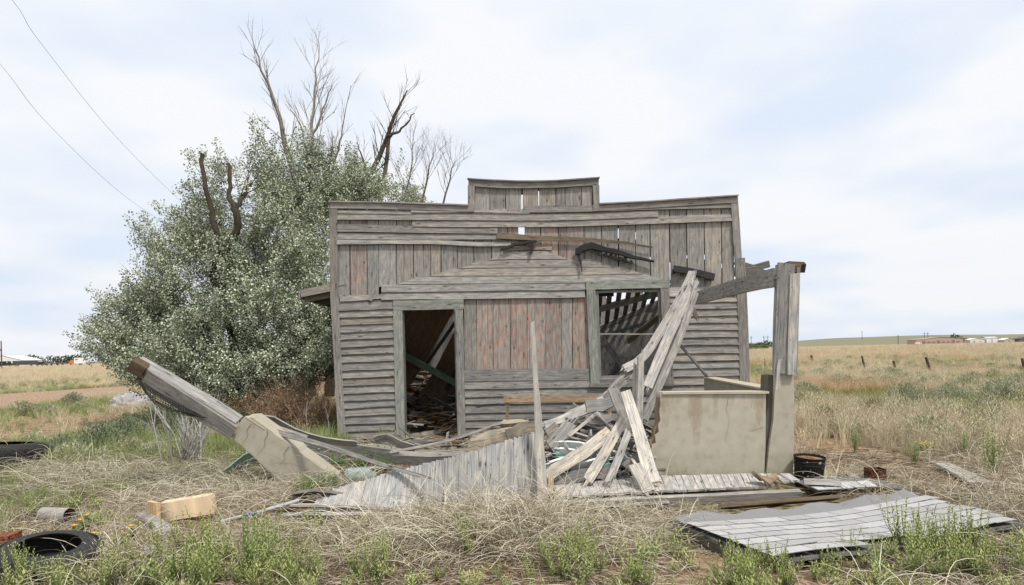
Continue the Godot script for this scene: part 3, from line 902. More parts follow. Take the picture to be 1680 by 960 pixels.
func build_porch() -> void:
	var cc := Color(0.54, 0.52, 0.46)
	# ---- right-hand pier, still standing, with its boxed post
	var P := thing("porch_pier", "standing concrete porch pier carrying a tall boxed wooden post", "pier", at(1280, 794, 7.05), "porch piers")
	var s := sh(cc)
	s.prism(loc(P, [[1272, 614, 7], [1303, 613, 7], [1303, 700, 7], [1301, 796, 7], [1256, 797, 7], [1262, 735, 7], [1269, 690, 7]]), Vector3(0, 0, -0.27))
	part(P, "concrete_base", s, M.concrete)
	s = sh(cc * 0.3)
	s.prism(loc(P, [[1260, 616, 7.05], [1274, 615, 7.05], [1274, 660, 7.05], [1270, 720, 7.05], [1262, 740, 7.05], [1258, 790, 7.05], [1254, 790, 7.05]]), Vector3(0, 0, -0.2))
	part(P, "broken_core", s, M.concrete)
	for q in [
		["post_face", [[1284, 613, 6.98], [1286, 520, 6.98], [1289.5, 432, 6.98]], 0.19, 0.035, 0.0, 0.66, 0.165],
		["post_face", [[1298, 615, 6.96], [1301.5, 520, 6.96], [1304, 449, 6.96]], 0.095, 0.03, 0.0, 0.9, 0.10],
		["post_side", [[1275, 613, 7.1], [1277, 520, 7.1], [1280.5, 434, 7.1]], 0.2, 0.03, 1.45, 0.6, 0.2],
		["post_side", [[1299, 613, 7.1], [1302, 520, 7.1], [1304, 440, 7.1]], 0.2, 0.03, 1.45, 0.66, 0.2],
		["post_splint", [[1275, 640, 6.95], [1277, 610, 6.95], [1279, 590, 6.95]], 0.04, 0.02, 0.3, 0.95, 0.03],
	]:
		var b := timber_shape(q[1], q[2], q[3], {"turn": q[4], "g": q[5], "w1": q[6], "jag": 0.012, "across": Vector3(1, 0.04, 0) if q[4] < 1.0 else Vector3(0, 0, 1)})
		shift(b, P)
		part(P, q[0], b, M.wood_grey)
	s = sh(Color(0.34, 0.27, 0.20))
	s.board(locs(P, [[1288, 439, 7.1], [1307, 440, 7.1]]), 0.11, 0.18, Vector3(0, 1, 0), {"jag": 0.015})
	part(P, "top_block", s, M.wood_grey)
	s = sh(Color(0.10, 0.08, 0.06))
	s.board(locs(P, [[1306, 437, 7.15], [1309.5, 441, 7.1]]), 0.09, 0.16, Vector3(0, 1, 0), {"jag": 0.015})
	part(P, "charred_end", s, M.felt)
	# ---- front half wall
	var Wl := thing("porch_half_wall", "low stained concrete half wall with a broken left end, facing the camera", "wall", at(1170, 793, 7.05), "porch half walls")
	s = sh(cc * 1.05)
	s.prism(loc(Wl, [[1083, 646, 7.02], [1257, 645, 7.02], [1256, 735, 7.02], [1253, 797, 7.02], [1070, 800, 7.02], [1067, 782, 7.02], [1059, 771, 7.02], [1064, 757, 7.02], [1061, 746, 7.02], [1068, 741, 7.02], [1070, 730, 7.02], [1076, 727, 7.02], [1075, 715, 7.02], [1081, 709, 7.02], [1080, 697, 7.02], [1084, 690, 7.02], [1082, 676, 7.02], [1084, 664, 7.02]]), Vector3(0, 0, -0.2))
	part(Wl, "wall_panel", s, M.concrete)
	s = sh(Color(0.36, 0.275, 0.205))
	s.prism(loc(Wl, [[1090, 652, 7.06], [1090, 798, 7.06], [1064, 799, 7.06], [1060, 782, 7.06], [1053, 768, 7.06], [1058, 752, 7.06], [1056, 743, 7.06], [1063, 736, 7.06], [1066, 724, 7.06], [1072, 718, 7.06], [1073, 706, 7.06], [1078, 694, 7.06], [1078, 672, 7.06], [1080, 652, 7.06]]), Vector3(0, 0, -0.12))
	part(Wl, "broken_core", s, M.concrete)
	s = sh(Color(0.62, 0.575, 0.49))
	s.board(locs(Wl, [[1082, 644.5, 7.11], [1120, 644, 7.11], [1190, 643.5, 7.11], [1258, 643, 7.11]]), 0.23, 0.022, Vector3(0, 0, 1), {"jag": 0.02, "wob": 0.006})
	part(Wl, "cap", s, M.concrete)
	for q in [[1129, 1154, 648, 690], [1133, 1152, 648, 712], [1137, 1149, 648, 735], [1084, 1106, 648, 680], [1086, 1098, 648, 706], [1170, 1179, 648, 690], [1172, 1177, 648, 672], [1232, 1254, 648, 676], [1240, 1252, 648, 700], [1108, 1120, 648, 668], [1200, 1206, 648, 668], [1216, 1222, 648, 664]]:
		s = sh(Color(0.46, 0.375, 0.27))
		s.col.a = 1.0
		stain(s, Wl, q[0], q[1], q[2], q[3])
		part(Wl, "rust_stain", s, M.stain)
	for q in [[[1196, 648, 7.012], [1192, 672, 7.012], [1197, 690, 7.012], [1190, 722, 7.012]], [[1254, 700, 7.012], [1236, 705, 7.012], [1220, 702, 7.012]], [[1110, 797, 7.012], [1113, 774, 7.012], [1106, 756, 7.012]]]:
		s = sh(Color(0.22, 0.19, 0.16))
		s.tube(smooth_line(q, 14).map(func(v): return v - Wl.position + Vector3(rng.randf_range(-0.004, 0.004), 0, 0)), 0.0016, 0.0006, 4)
		part(Wl, "crack", s, M.plain)
	# ---- side half wall running back to the store
	var Ws := thing("porch_half_wall", "low concrete side wall running back from the pier to the store", "wall", at(1200, 740, 8.6), "porch half walls")
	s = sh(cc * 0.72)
	var x0 := at(1258, 641, 7.25).x; var x1 := at(1152, 621, 10.6).x
	var yt := at(1258, 641, 7.25).y
	var face := [Vector3(x0, 0, -7.26), Vector3(x0, yt, -7.26), Vector3(x1, at(1152, 621, 10.5).y, -10.5), Vector3(x1, 0, -10.5)]
	for i in 4: face[i] -= Ws.position
	s.quad(face[0], face[1], face[2], face[3])
	var dx := Vector3(0.16, 0, 0)
	s.quad(face[3] + dx, face[2] + dx, face[1] + dx, face[0] + dx)
	s.quad(face[1], face[1] + dx, face[2] + dx, face[2])
	s.quad(face[0], face[0] + dx, face[1] + dx, face[1])
	s.quad(face[3], face[2], face[2] + dx, face[3] + dx)
	part(Ws, "wall_panel", s, M.concrete)
	s = sh(Color(0.58, 0.54, 0.46))
	s.board([face[1] + Vector3(0.08, 0.012, 0), (face[1] + face[2]) * 0.5 + Vector3(0.08, 0.012, 0), face[2] + Vector3(0.08, 0.012, 0)], 0.19, 0.02, Vector3.RIGHT, {"wob": 0.004})
	part(Ws, "cap", s, M.concrete)
	timber("dark thin stick leaning from the store wall onto the concrete side wall", [[1160, 618, 9.9], [1128, 580, 10.5], [1094, 542, 10.9]], 0.035, 0.03, {"g": 0.32, "n": 3, "called": "leaning_stick", "cat": "stick"}, "")
	# ---- header beam from the post back to the front
	timber("long grey header beam running from the boxed post back to the store", [[1274, 455, 7.05], [1225, 466, 8.2], [1180, 479, 9.6], [1137, 491, 10.9]], 0.19, 0.06, {"across": Vector3(0, 1, 0), "g": 0.68, "called": "header_beam", "cat": "beam"}, "")
	# ---- left-hand pier, toppled
	var Q := thing("porch_pier", "toppled concrete porch pier with its boxed wooden post pointing up to the left", "pier", at(500, 795, 7.4), "porch piers")
	var tilt := Vector3(0, 0.62, 0.78)
	s = sh(cc * 0.92)
	s.prism(loc(Q, [[399, 686, 7.24], [414, 685, 7.24], [446, 708, 7.24], [452, 714, 7.24], [487, 737, 7.24], [492, 743, 7.24], [524, 766, 7.24], [548, 784, 7.24], [556, 800, 7.24], [552, 812, 7.24], [488, 814, 7.24], [462, 792, 7.24], [418, 751, 7.24], [377, 714, 7.24]]), Vector3(0, 0.02, -0.27))
	part(Q, "concrete_base", s, M.concrete)
	for q in [[[408, 682.5, 7.36], [438, 702, 7.36], 0.25], [[443, 706, 7.37], [480, 732, 7.37], 0.23], [[490, 739, 7.38], [530, 768, 7.38], 0.24]]:
		s = sh(Color(0.62, 0.575, 0.50) * rng.randf_range(0.92, 1.05))
		s.board(locs(Q, [q[0], q[1]]), q[2], 0.012, Vector3(0, 0.1, 1), {"jag": 0.02})
		part(Q, "render_coat", s, M.concrete)
	for q in [[[438, 705, 7.228], [439, 713, 7.228], [434, 722, 7.228], [435, 730, 7.228], [429, 738, 7.228], [420, 748, 7.228]], [[412, 696, 7.228], [405, 706, 7.228], [407, 713, 7.228], [402, 722, 7.228], [396, 729, 7.228]], [[474, 733, 7.228], [466, 744, 7.228], [468, 752, 7.228], [458, 763, 7.228]]]:
		s = sh(Color(0.16, 0.13, 0.10))
		s.tube(smooth_line(q, 12).map(func(v): return v - Q.position), 0.0028, 0.001, 4)
		part(Q, "crack", s, M.plain)
	var dirn := at(398, 694, 7.26).direction_to(at(222, 596, 7.1))
	var topa := dirn.cross(Vector3(-0.35, 1, 0.25)).normalized()
	s = sh(wall_tint(0.86))
	s.board(locs(Q, [[391, 690, 7.3], [350, 664, 7.25], [308, 639, 7.21], [266, 614, 7.16], [224, 590, 7.12]]), 0.215, 0.035, topa, {"wob": 0.003, "jag": 0.012, "w1": 0.19})
	part(Q, "post_face", s, M.wood_grey)
	s = sh(wall_tint(0.5))
	s.board(locs(Q, [[385, 711, 7.2], [346, 687, 7.15], [308, 664, 7.11], [270, 640, 7.07], [236, 619, 7.04]]), 0.16, 0.035, dirn.cross(topa), {"wob": 0.004, "jag": 0.02, "w1": 0.2})
	part(Q, "post_side", s, M.wood_grey)
	s = sh(wall_tint(0.42))
	s.board(locs(Q, [[372, 703, 7.36], [300, 661, 7.3], [240, 624, 7.24]]), 0.19, 0.035, topa, {"wob": 0.008, "jag": 0.02, "w1": 0.22})
	part(Q, "post_side", s, M.wood_grey)
	s = sh(Color(0.24, 0.18, 0.13))
	s.board(locs(Q, [[238, 609, 7.07], [216, 597, 7.03]]), 0.13, 0.13, topa, {"jag": 0.01})
	part(Q, "end_block", s, M.wood_grey)
	s = sh(Color(0.05, 0.045, 0.04))   # torn lath netting hanging under the post
	var a0 := at(226, 618, 7.05) - Q.position; var a1 := at(330, 682, 7.12) - Q.position
	for i in 26:
		var f := i / 25.0
		var p := a0.lerp(a1, f)
		var drop := 0.19 * sin(PI * pow(f, 0.55)) + 0.02
		s.tube([p, p + Vector3(0.02, -drop * 0.6, 0.05), p + Vector3(0.07, -drop, -0.02)], 0.004, 0.003, 3)
	for j in 9:
		var pts := []
		for i in 14:
			var f := i / 13.0
			var drop := (0.19 * sin(PI * pow(f, 0.55)) + 0.02) * j / 8.0
			pts.append(a0.lerp(a1, f) + Vector3(0.04 * j / 8.0, -drop, 0.05 * sin(j * 0.4)))
		s.tube(pts, 0.004, 0.004, 3)
	part(Q, "lath_netting", s, M.plain)
	# ---- long beadboard panel lying on its edge
	var K := thing("beadboard_panel", "large torn panel of grey beadboard lying on edge before the doorway", "panel", at(700, 838, 6.05))
	var x := 515.0
	while x < 888.0:
		var w := rng.randf_range(6.6, 8.2) if x > 600 else rng.randf_range(9.5, 12.0)
		var xm := x + w * 0.5
		var ty := lin([[515, 812], [560, 797], [610, 783], [650, 772], [700, 759], [745, 748], [800, 734], [850, 716], [890, 704]], xm) + rng.randf_range(-0.8, 0.8)
		var by := lin([[515, 838], [700, 840], [890, 832]], xm) + 3.0
		var lean := lin([[515, 16], [600, 13], [680, 9], [740, 3], [890, 0]], xm)
		var dd := lin([[515, 0.42], [640, 0.3], [740, 0.1], [890, 0.22]], xm)
		var b := sh(wall_tint(0.93, 0.04))
		b.col = b.col * Color(0.97, 1.0, 1.03)
		b.board(locs(K, [[xm - lean * 0.4, by, 6.08], [xm + lean * 0.1, (ty + by) * 0.5, 6.08 + dd * 0.45 + rng.randf_range(-0.004, 0.004)], [xm + lean * 0.6, ty, 6.08 + dd]]), (w - 0.12) / FOCAL * 6.15, 0.018, Vector3(1, 0, 0), {"jag": 0.008, "tint_wob": 0.04})
		part(K, "beadboard_strip", b, M.wood_grey)
		x += w
	# ---- slender upright plank
	timber("tall slender pale plank standing upright and tapering to a point", [[891, 832, 6.0], [886.5, 740, 6.08], [880, 640, 6.14], [873.5, 528, 6.2]], 0.098, 0.03, {"across": Vector3(1, 0, 0.1), "m": "wood_pale", "g": 0.86, "w1": 0.028, "n": 7, "jag": 0.012, "called": "upright_plank"}, "")
	# ---- edge of the porch roof behind the panel
	for q in [
		["thick rotten shingled roof edge, topmost block beside the upright plank", [[838, 716, 6.5], [858, 708, 6.5], [880, 702, 6.5]], 0.15, 0.07, 0.50],
		["thick rotten roof edge block in the middle of the broken eave", [[806, 728, 6.52], [822, 724, 6.5], [842, 717, 6.5]], 0.14, 0.06, 0.58],
		["thick rotten roof edge block at the low end of the broken eave", [[770, 737, 6.55], [790, 733, 6.52], [812, 728, 6.5]], 0.13, 0.05, 0.66],
		["pale weathered shake lying on top of the broken eave", [[774, 728, 6.62], [800, 718, 6.65], [836, 709, 6.65]], 0.12, 0.03, 0.95],
		["short pale board lying against the store front above the broken eave", [[826, 697, 7.0], [852, 696.5, 7.0], [866, 697, 7.0]], 0.04, 0.10, 0.95],
	]:
		timber(q[0], q[1], q[2], q[3], {"g": q[4], "turn": -0.5, "wob": 0.012, "jag": 0.03, "called": "eave_fragment", "tint": Color(0.80, 0.72, 0.60) * q[4]}, "broken porch eave")
	# ---- long members sagging across the doorway
	timber("broad dark grey beam sagging across the foot of the store left of the door", [[500, 722, 8.6], [560, 735, 8.5], [640, 748, 8.3], [720, 752, 8.0], [770, 748, 7.8]], 0.17, 0.05, {"g": 0.56, "n": 8, "across": Vector3(0, 1, 0.15)})
	timber("thin brown warped board rising left from the sagging beam", [[428, 688, 7.9], [448, 688, 7.9], [480, 706, 8.0], [530, 722, 8.1], [584, 728, 8.2]], 0.09, 0.02, {"g": 0.62, "n": 8, "turn": 0.9})
	timber("long grey lath running from the toppled pier down over the beadboard", [[426, 700, 7.6], [470, 714, 7.3], [540, 733, 6.9], [620, 760, 6.5], [704, 785, 6.0]], 0.065, 0.03, {"g": 0.66, "n": 8, "w1": 0.025})
	timber("grey board resting on the top of the toppled pier", [[428, 700, 7.45], [455, 708, 7.5], [500, 722, 7.6]], 0.12, 0.03, {"g": 0.72, "n": 4})
	timber("curled brown board with a raised end before the doorway", [[613, 723, 8.0], [634, 718, 8.0], [655, 728, 8.0], [682, 737, 8.0]], 0.10, 0.02, {"g": 0.62, "n": 6, "turn": 0.8})
	timber("thin twisted branch-like lath rising to the right before the doorway", [[640, 742, 7.6], [700, 731, 7.6], [760, 716, 7.5], [828, 692, 7.4]], 0.03, 0.02, {"g": 0.75, "n": 7})
	timber("thin lath lying level under the eave before the doorway", [[655, 744, 7.4], [720, 746, 7.3], [772, 742, 7.1]], 0.05, 0.03, {"g": 0.8, "n": 5})
	timber("short dark board wedged behind the toppled pier", [[470, 735, 7.9], [510, 746, 8.0], [556, 752, 8.0]], 0.10, 0.04, {"g": 0.42, "n": 4})
	# brown sawhorse frame against the front
	var S := thing("brown_frame", "brown wooden frame leaning on the store front under the window", "frame", at(900, 697, 10.7))
	for q in [[[[826, 655.5, 10.6], [900, 655, 10.6], [985, 654, 10.6]], 0.105], [[[832.5, 661, 10.6], [832.5, 700, 10.6]], 0.05], [[[1000, 661, 10.6], [1000, 700, 10.6]], 0.05]]:
		var b := timber_shape(q[0], q[1], 0.03, {"n": 3, "tint": Color(0.58, 0.45, 0.31), "jag": 0.0})
		shift(b, S)
		part(S, "rail" if q[1] > 0.1 else "leg", b, M.wood_grey)
	# ---- the tangle of rafters right of the doorway
	timber("long twisted plank with a bright upper end, leftmost of the tall leaning planks", [[1136, 447, 9.2], [1119, 484, 9.0], [1092, 530, 8.7], [1056, 585, 8.3], [1024, 606, 8.0]], 0.105, 0.028, {"g": 0.82, "n": 12, "turn": 0.35, "twist": -0.5})
	timber("longest leaning plank of the tangle, split near the top, in the middle", [[1140, 462, 8.8], [1122, 500, 8.6], [1096, 555, 8.3], [1062, 636, 7.9]], 0.115, 0.03, {"g": 0.95, "n": 9, "turn": 0.25})
	timber("narrow leaning plank on the right of the tangle, by the concrete wall", [[1141, 478, 8.7], [1118, 545, 8.4], [1090, 612, 8.1], [1056, 690, 7.8]], 0.09, 0.03, {"g": 0.78, "n": 9, "turn": -0.3})
	timber("thin sliver standing off the top of the leaning planks", [[1133, 480, 8.7], [1139, 464, 8.7], [1142, 443, 8.7]], 0.02, 0.015, {"g": 0.8, "w1": 0.006, "n": 3})
	timber("dark inner plank in the shadow between the tall leaning planks", [[1128, 470, 9.0], [1130, 510, 8.9], [1100, 570, 8.6], [1060, 650, 8.2]], 0.08, 0.03, {"g": 0.5, "n": 8, "turn": 0.9})
	timber("dark stub behind the top of the leaning planks", [[1128, 488, 9.3], [1138, 510, 9.3], [1143, 521, 9.3]], 0.06, 0.03, {"g": 0.45, "n": 3})
	for k in 4:
		var dy := k * 7.0
		timber(["uppermost layer of the curved roof edge sweeping down to the left", "second layer of the curved roof edge sweeping down to the left", "third layer of the curved roof edge sweeping down to the left", "lowest layer of the curved roof edge sweeping down to the left"][k],
			[[1040 - k * 4, 598 + dy, 8.2 - k * 0.06], [1010 - k * 6, 634 + dy, 8.0 - k * 0.06], [975, 662 + dy, 7.8 - k * 0.06], [930, 684 + dy * 0.8, 7.6 - k * 0.05], [893 - k * 2, 697 + dy * 0.5, 7.5]], 0.085 + 0.02 * (k % 2), 0.025, {"g": 0.66 + 0.08 * (k % 3), "n": 10, "wob": 0.012, "turn": -0.2 * k, "jag": 0.04})
	timber("pale blunt-ended plank standing upright in front of the window sill", [[1048, 702, 7.3], [1050, 640, 7.3], [1051, 582, 7.3]], 0.075, 0.03, {"m": "wood_pale", "g": 0.84, "n": 5, "jag": 0.03, "turn": 0.2})
	timber("grey plank standing beside the pale upright one before the sill", [[1041, 690, 7.35], [1042, 640, 7.35], [1044, 600, 7.35]], 0.06, 0.03, {"g": 0.85, "n": 4, "jag": 0.04, "turn": -0.3})
	timber("splintered frayed plank leaning left of the bright slab", [[1030, 708, 7.0], [1018, 672, 7.0], [1006, 640, 7.05]], 0.085, 0.035, {"g": 0.9, "n": 6, "jag": 0.05, "w1": 0.11, "wob": 0.006})
	timber("bright bleached slab with saw marks leaning at the front of the tangle", [[1071, 792, 6.3], [1060, 752, 6.45], [1045, 700, 6.65], [1026, 643, 6.85]], 0.145, 0.04, {"m": "wood_pale", "tint": Color(1.0, 0.98, 0.95), "n": 6, "w1": 0.105, "jag": 0.008, "turn": -0.1})
	timber("short pale board under the foot of the bleached slab", [[1064, 806, 6.2], [1052, 783, 6.3], [1040, 762, 6.4]], 0.12, 0.035, {"g": 1.05, "n": 3, "turn": 0.15})
	timber("large bleached plank sloping down to the left over the white scraps", [[898, 781, 6.4], [932, 758, 6.55], [965, 737, 6.7], [1000, 708, 6.9]], 0.12, 0.03, {"m": "wood_pale", "tint": Color(0.82, 0.78, 0.73), "n": 7, "wob": 0.008, "jag": 0.04})
	timber("pale plank sloping steeply between the two largest sloping planks", [[962, 791, 6.4], [985, 755, 6.6], [1006, 718, 6.8], [1022, 690, 6.9]], 0.10, 0.03, {"m": "wood_pale", "tint": Color(0.84, 0.80, 0.76), "n": 6, "jag": 0.03})
	timber("narrow frayed plank right of the steep pale plank", [[998, 790, 6.35], [1013, 757, 6.5], [1027, 720, 6.6], [1032, 705, 6.7]], 0.07, 0.03, {"g": 1.0, "n": 5, "jag": 0.04})
	timber("grey plank rising right from behind the upright slender plank", [[893, 700, 7.4], [930, 686, 7.5], [990, 658, 7.7]], 0.10, 0.03, {"g": 0.86, "n": 5})
	timber("stubby plank end propped behind the sloping planks", [[902, 732, 7.0], [922, 712, 7.05], [938, 692, 7.1]], 0.13, 0.03, {"g": 0.9, "n": 4, "jag": 0.03})
	timber("thin light stick lying in the heap of old planks", [[932, 716, 6.9], [955, 698, 7.0], [974, 682, 7.0]], 0.035, 0.02, {"g": 1.1, "n": 3})
	timber("dark rotten board deep in the heap behind the sloping planks", [[925, 745, 7.3], [960, 724, 7.4], [1000, 715, 7.4]], 0.22, 0.03, {"g": 0.45, "n": 4, "jag": 0.06})
	timber("dark board lying crosswise deep in the heap by the concrete wall", [[960, 690, 7.6], [1000, 700, 7.6], [1060, 720, 7.5]], 0.20, 0.03, {"g": 0.42, "n": 4, "jag": 0.06})
	timber("crumbling end of a shingled board below the curved roof edge", [[968, 668, 7.4], [990, 664, 7.4], [1008, 655, 7.4]], 0.12, 0.05, {"g": 0.62, "n": 5, "jag": 0.05, "wob": 0.02})
	timber("second crumbling shingled board below the curved roof edge", [[962, 690, 7.3], [985, 688, 7.3], [1006, 684, 7.3]], 0.09, 0.04, {"g": 0.7, "n": 5, "jag": 0.05, "wob": 0.02})
	timber("short grey block wedged under the bleached slab", [[1026, 768, 6.6], [1038, 758, 6.6], [1048, 752, 6.6]], 0.10, 0.06, {"g": 0.6, "n": 3, "jag": 0.03})
	timber("small squared board with a nailed cleat left in the heap", [[896, 712, 7.2], [904, 706, 7.2], [912, 700, 7.2]], 0.10, 0.02, {"g": 1.0, "n": 2, "turn": 0.4})
	timber("pale rounded log end between the upright plank and the flat boards", [[902, 812, 6.1], [903, 798, 6.15], [904, 782, 6.2]], 0.05, 0.05, {"tint": Color(0.95, 0.78, 0.58), "n": 4, "called": "log_end", "cat": "log"})
	timber("dark plank lying at the very bottom of the heap over the flat boards", [[905, 792, 6.5], [955, 780, 6.6], [1010, 772, 6.7]], 0.12, 0.06, {"g": 0.5, "n": 4})
	# white boards with green painted edges
	var wl := ["white painted board with a green edge, highest in the heap", "white painted board sloping under the bleached plank", "white board with a bright green edge, right of the bleached plank", "white board lying lowest in the heap beside the upright plank", "small white board with peeling paint among the planks"]
	var wp := [[[921, 732, 6.95], [950, 733, 6.9], [985, 742, 6.85]], [[918, 742, 6.85], [945, 745, 6.8], [975, 750, 6.8]], [[940, 768, 6.7], [968, 761, 6.7], [1000, 752, 6.75]], [[896, 766, 6.6], [920, 757, 6.7], [945, 752, 6.75]], [[1000, 742, 6.9], [1016, 748, 6.85], [1030, 752, 6.8]]]
	for i in 5:
		var o := timber(wl[i], wp[i], 0.12, 0.02, {"m": "plain", "tint": Color(0.78, 0.80, 0.78), "n": 4, "turn": 0.9 + 0.1 * i, "called": "white_board", "jag": 0.03}, "white painted scraps")
		var e := timber_shape(wp[i], 0.016, 0.022, {"tint": Color(0.10, 0.36, 0.26), "n": 4, "turn": 0.9})
		for j in e.v.size(): e.v[j] += Vector3(0, -0.045, 0.05)
		part(o, "green_edge", e, M.plain)
	# ---- flat tongued floor section and the boards under it
	var Fl := thing("porch_floor_section", "flat section of narrow tongued porch flooring lying before the concrete wall", "flooring", at(1080, 825, 6.2))
	x = 909.0
	var i := 0
	while x < 1268.0:
		var wide := i < 3
		var w := 21.0 if i == 0 else (44.0 if wide else rng.randf_range(9.5, 12.5))
		var a := at(x + w * 0.5 - (x - 1080) * 0.012, 789 + (x - 905) * 0.022, 6.75)
		var b := at(x + w * 0.5 + (x - 1080) * 0.02 + 4.0 - clampf((x - 905) * 0.02, 0, 8), lin([[905, 825], [960, 823], [1100, 815], [1270, 810]], x), 6.2)
		a = flat_at(x + w * 0.5 - 6, 6.75, 0.135 + rng.randf_range(-0.004, 0.004)); b = flat_at(x + w * 0.5 + 4, 6.1 + (x - 905) * 0.0006, 0.10 + rng.randf_range(-0.004, 0.004))
		var t := sh(wall_tint(1.02, 0.08))
		t.board([a - Fl.position, (a + b) * 0.5 - Fl.position + Vector3(0, rng.randf_range(-0.004, 0.004), 0), b - Fl.position], (w - 0.7) / FOCAL * 6.4, 0.02, Vector3.RIGHT, {"jag": 0.012})
		part(Fl, "floor_board", t, M.wood_grey)
		x += w
		i += 1
	timber("long grey joist lying in front of the flat porch flooring", [flat_at(900, 5.98, 0.03), flat_at(1080, 6.0, 0.05), flat_at(1310, 6.08, 0.06)], 0.11, 0.05, {"across": Vector3(0, 1, 0.3), "g": 0.8, "n": 6})
	timber("dark brown board lying under the front edge of the shingled roof piece", [flat_at(1180, 5.82, 0.035), flat_at(1290, 5.86, 0.06), flat_at(1382, 5.95, 0.07)], 0.09, 0.03, {"across": Vector3(0, 0.5, 1), "tint": Color(0.36, 0.28, 0.21), "n": 5, "jag": 0.04})
	timber("grey board lying along the ground left of the joist", [flat_at(830, 5.9, 0.03), flat_at(960, 5.85, 0.03), flat_at(1100, 5.9, 0.04)], 0.10, 0.03, {"across": Vector3(0, 0.8, 0.6), "g": 0.62, "n": 5})
	timber("squared grey block end on the flat boards beside the shingled roof", [flat_at(1318, 6.3, 0.14), flat_at(1350, 6.25, 0.14), flat_at(1380, 6.2, 0.13)], 0.12, 0.055, {"across": Vector3(0, 0.25, 1), "g": 1.0, "n": 3, "jag": 0.006})
	timber("left of two short boards lying across the flat porch flooring", [flat_at(1275, 6.45, 0.17), flat_at(1290, 6.2, 0.16)], 0.075, 0.02, {"g": 0.95, "n": 2, "across": Vector3(1, 0, 0.2)})
	timber("right of two short boards lying across the flat porch flooring", [flat_at(1288, 6.45, 0.18), flat_at(1305, 6.18, 0.17)], 0.085, 0.02, {"g": 0.92, "n": 2, "across": Vector3(1, 0, 0.2)})
	timber("torn brown shake at the right end of the flat porch flooring", [flat_at(1243, 6.4, 0.18), flat_at(1258, 6.3, 0.19), flat_at(1272, 6.2, 0.17)], 0.12, 0.025, {"tint": Color(0.62, 0.50, 0.37), "n": 4, "jag": 0.05, "wob": 0.02, "across": Vector3(0.6, 0, 0.8)})
	timber("upper of two long weathered boards at the left end of the beadboard", [flat_at(452, 6.1, 0.08), flat_at(540, 6.05, 0.07), flat_at(640, 5.98, 0.05)], 0.12, 0.025, {"across": Vector3(0, 0.35, 1), "g": 0.86, "n": 5})
	timber("lower of two long weathered boards at the left end of the beadboard", [flat_at(470, 5.85, 0.04), flat_at(550, 5.82, 0.045), flat_at(660, 5.8, 0.03)], 0.09, 0.03, {"across": Vector3(0, 0.6, 0.8), "g": 0.80, "n": 5})
	timber("dark warped board behind the long weathered boards on the left", [flat_at(480, 6.45, 0.10), flat_at(520, 6.4, 0.14), flat_at(565, 6.4, 0.1)], 0.14, 0.025, {"across": Vector3(0, 0.4, 1), "g": 0.52, "n": 4, "jag": 0.04})
	timber("long weathered plank lying in the dry grass on the far right", [on_ground(1545, 774) + Vector3(0, 0.08, 0), on_ground(1575, 787) + Vector3(0, 0.07, 0), on_ground(1612, 803) + Vector3(0, 0.05, 0)], 0.15, 0.03, {"across": Vector3(1, 0, -0.3), "g": 0.9, "n": 5, "w1": 0.2}, "")
	timber("small board lying on bare soil beside the rusted can", [on_ground(1393, 781) + Vector3(0, 0.03, 0), on_ground(1410, 795) + Vector3(0, 0.03, 0)], 0.085, 0.02, {"across": Vector3(1, 0, 0.1), "g": 0.9, "n": 2}, "")
	timber("grey rail lying on the soil behind the black bucket", [on_ground(1296, 697) + Vector3(0, 0.06, 0), on_ground(1345, 697) + Vector3(0, 0.06, 0), on_ground(1385, 699) + Vector3(0, 0.04, 0)], 0.06, 0.06, {"g": 0.9, "n": 3}, "")
	timber("pale stick lying on the soil just behind the black bucket", [on_ground(1290, 708) + Vector3(0, 0.04, 0), on_ground(1333, 709) + Vector3(0, 0.04, 0)], 0.06, 0.03, {"g": 1.05, "n": 2}, "")
	# rubble on the floor inside the doorway
	var ru := sh()
	for j in 420:
		var f := rng.randf()
		var d := lerpf(11.75, 15.2, pow(f, 1.1))
		var p := at(rng.randf_range(625, 960), 0, d)
		p.y = 0.06 + clampf((d - 11.6) * 0.24, 0.0, 0.85) + rng.randf_range(-0.04, 0.10)
		var q := Vector3(rng.randf_range(-1, 1), rng.randf_range(-0.25, 0.25), rng.randf_range(-0.8, 0.8)).normalized() * rng.randf_range(0.06, 0.38)
		ru.col = wall_tint(rng.randf_range(0.3, 0.8)) if rng.randf() < 0.5 else Color(0.45, 0.30, 0.19) * rng.randf_range(0.5, 1.3)
		ru.board([p - q, p + Vector3(0, 0.01, 0), p + q], rng.randf_range(0.03, 0.13), 0.015, Vector3(rng.randf_range(-0.4, 0.4), rng.randf_range(-0.2, 0.9), 1), {"jag": 0.03})
	var ro := single("rubble", ru, M.wood_grey, "brown rubble of broken boards covering the floor inside the doorway", "rubble")
	ro.set_meta("kind", "stuff")
	for q in [["longest pale board lying across the rubble at the doorway", [[664, 717, 11.75], [700, 711, 11.8], [752, 704, 11.85]], 0.07, 0.9], ["short pale board propped on the rubble by the right door casing", [[722, 703, 12.0], [734, 696, 12.1]], 0.07, 1.0], ["curved tan board at the back of the rubble in the doorway", [[664, 650, 13.6], [685, 660, 13.6], [712, 655, 13.6]], 0.12, 0.75], ["thin pale lath across the middle of the doorway rubble", [[690, 676, 12.8], [720, 668, 12.9], [745, 663, 12.9]], 0.035, 1.0]]:
		timber(q[0], q[1], q[2], 0.02, {"g": q[3], "n": 3, "turn": 0.4, "called": "loose_board"}, "boards among the doorway rubble")
	# debris that fills the heap under the tangle
	var hp := sh()
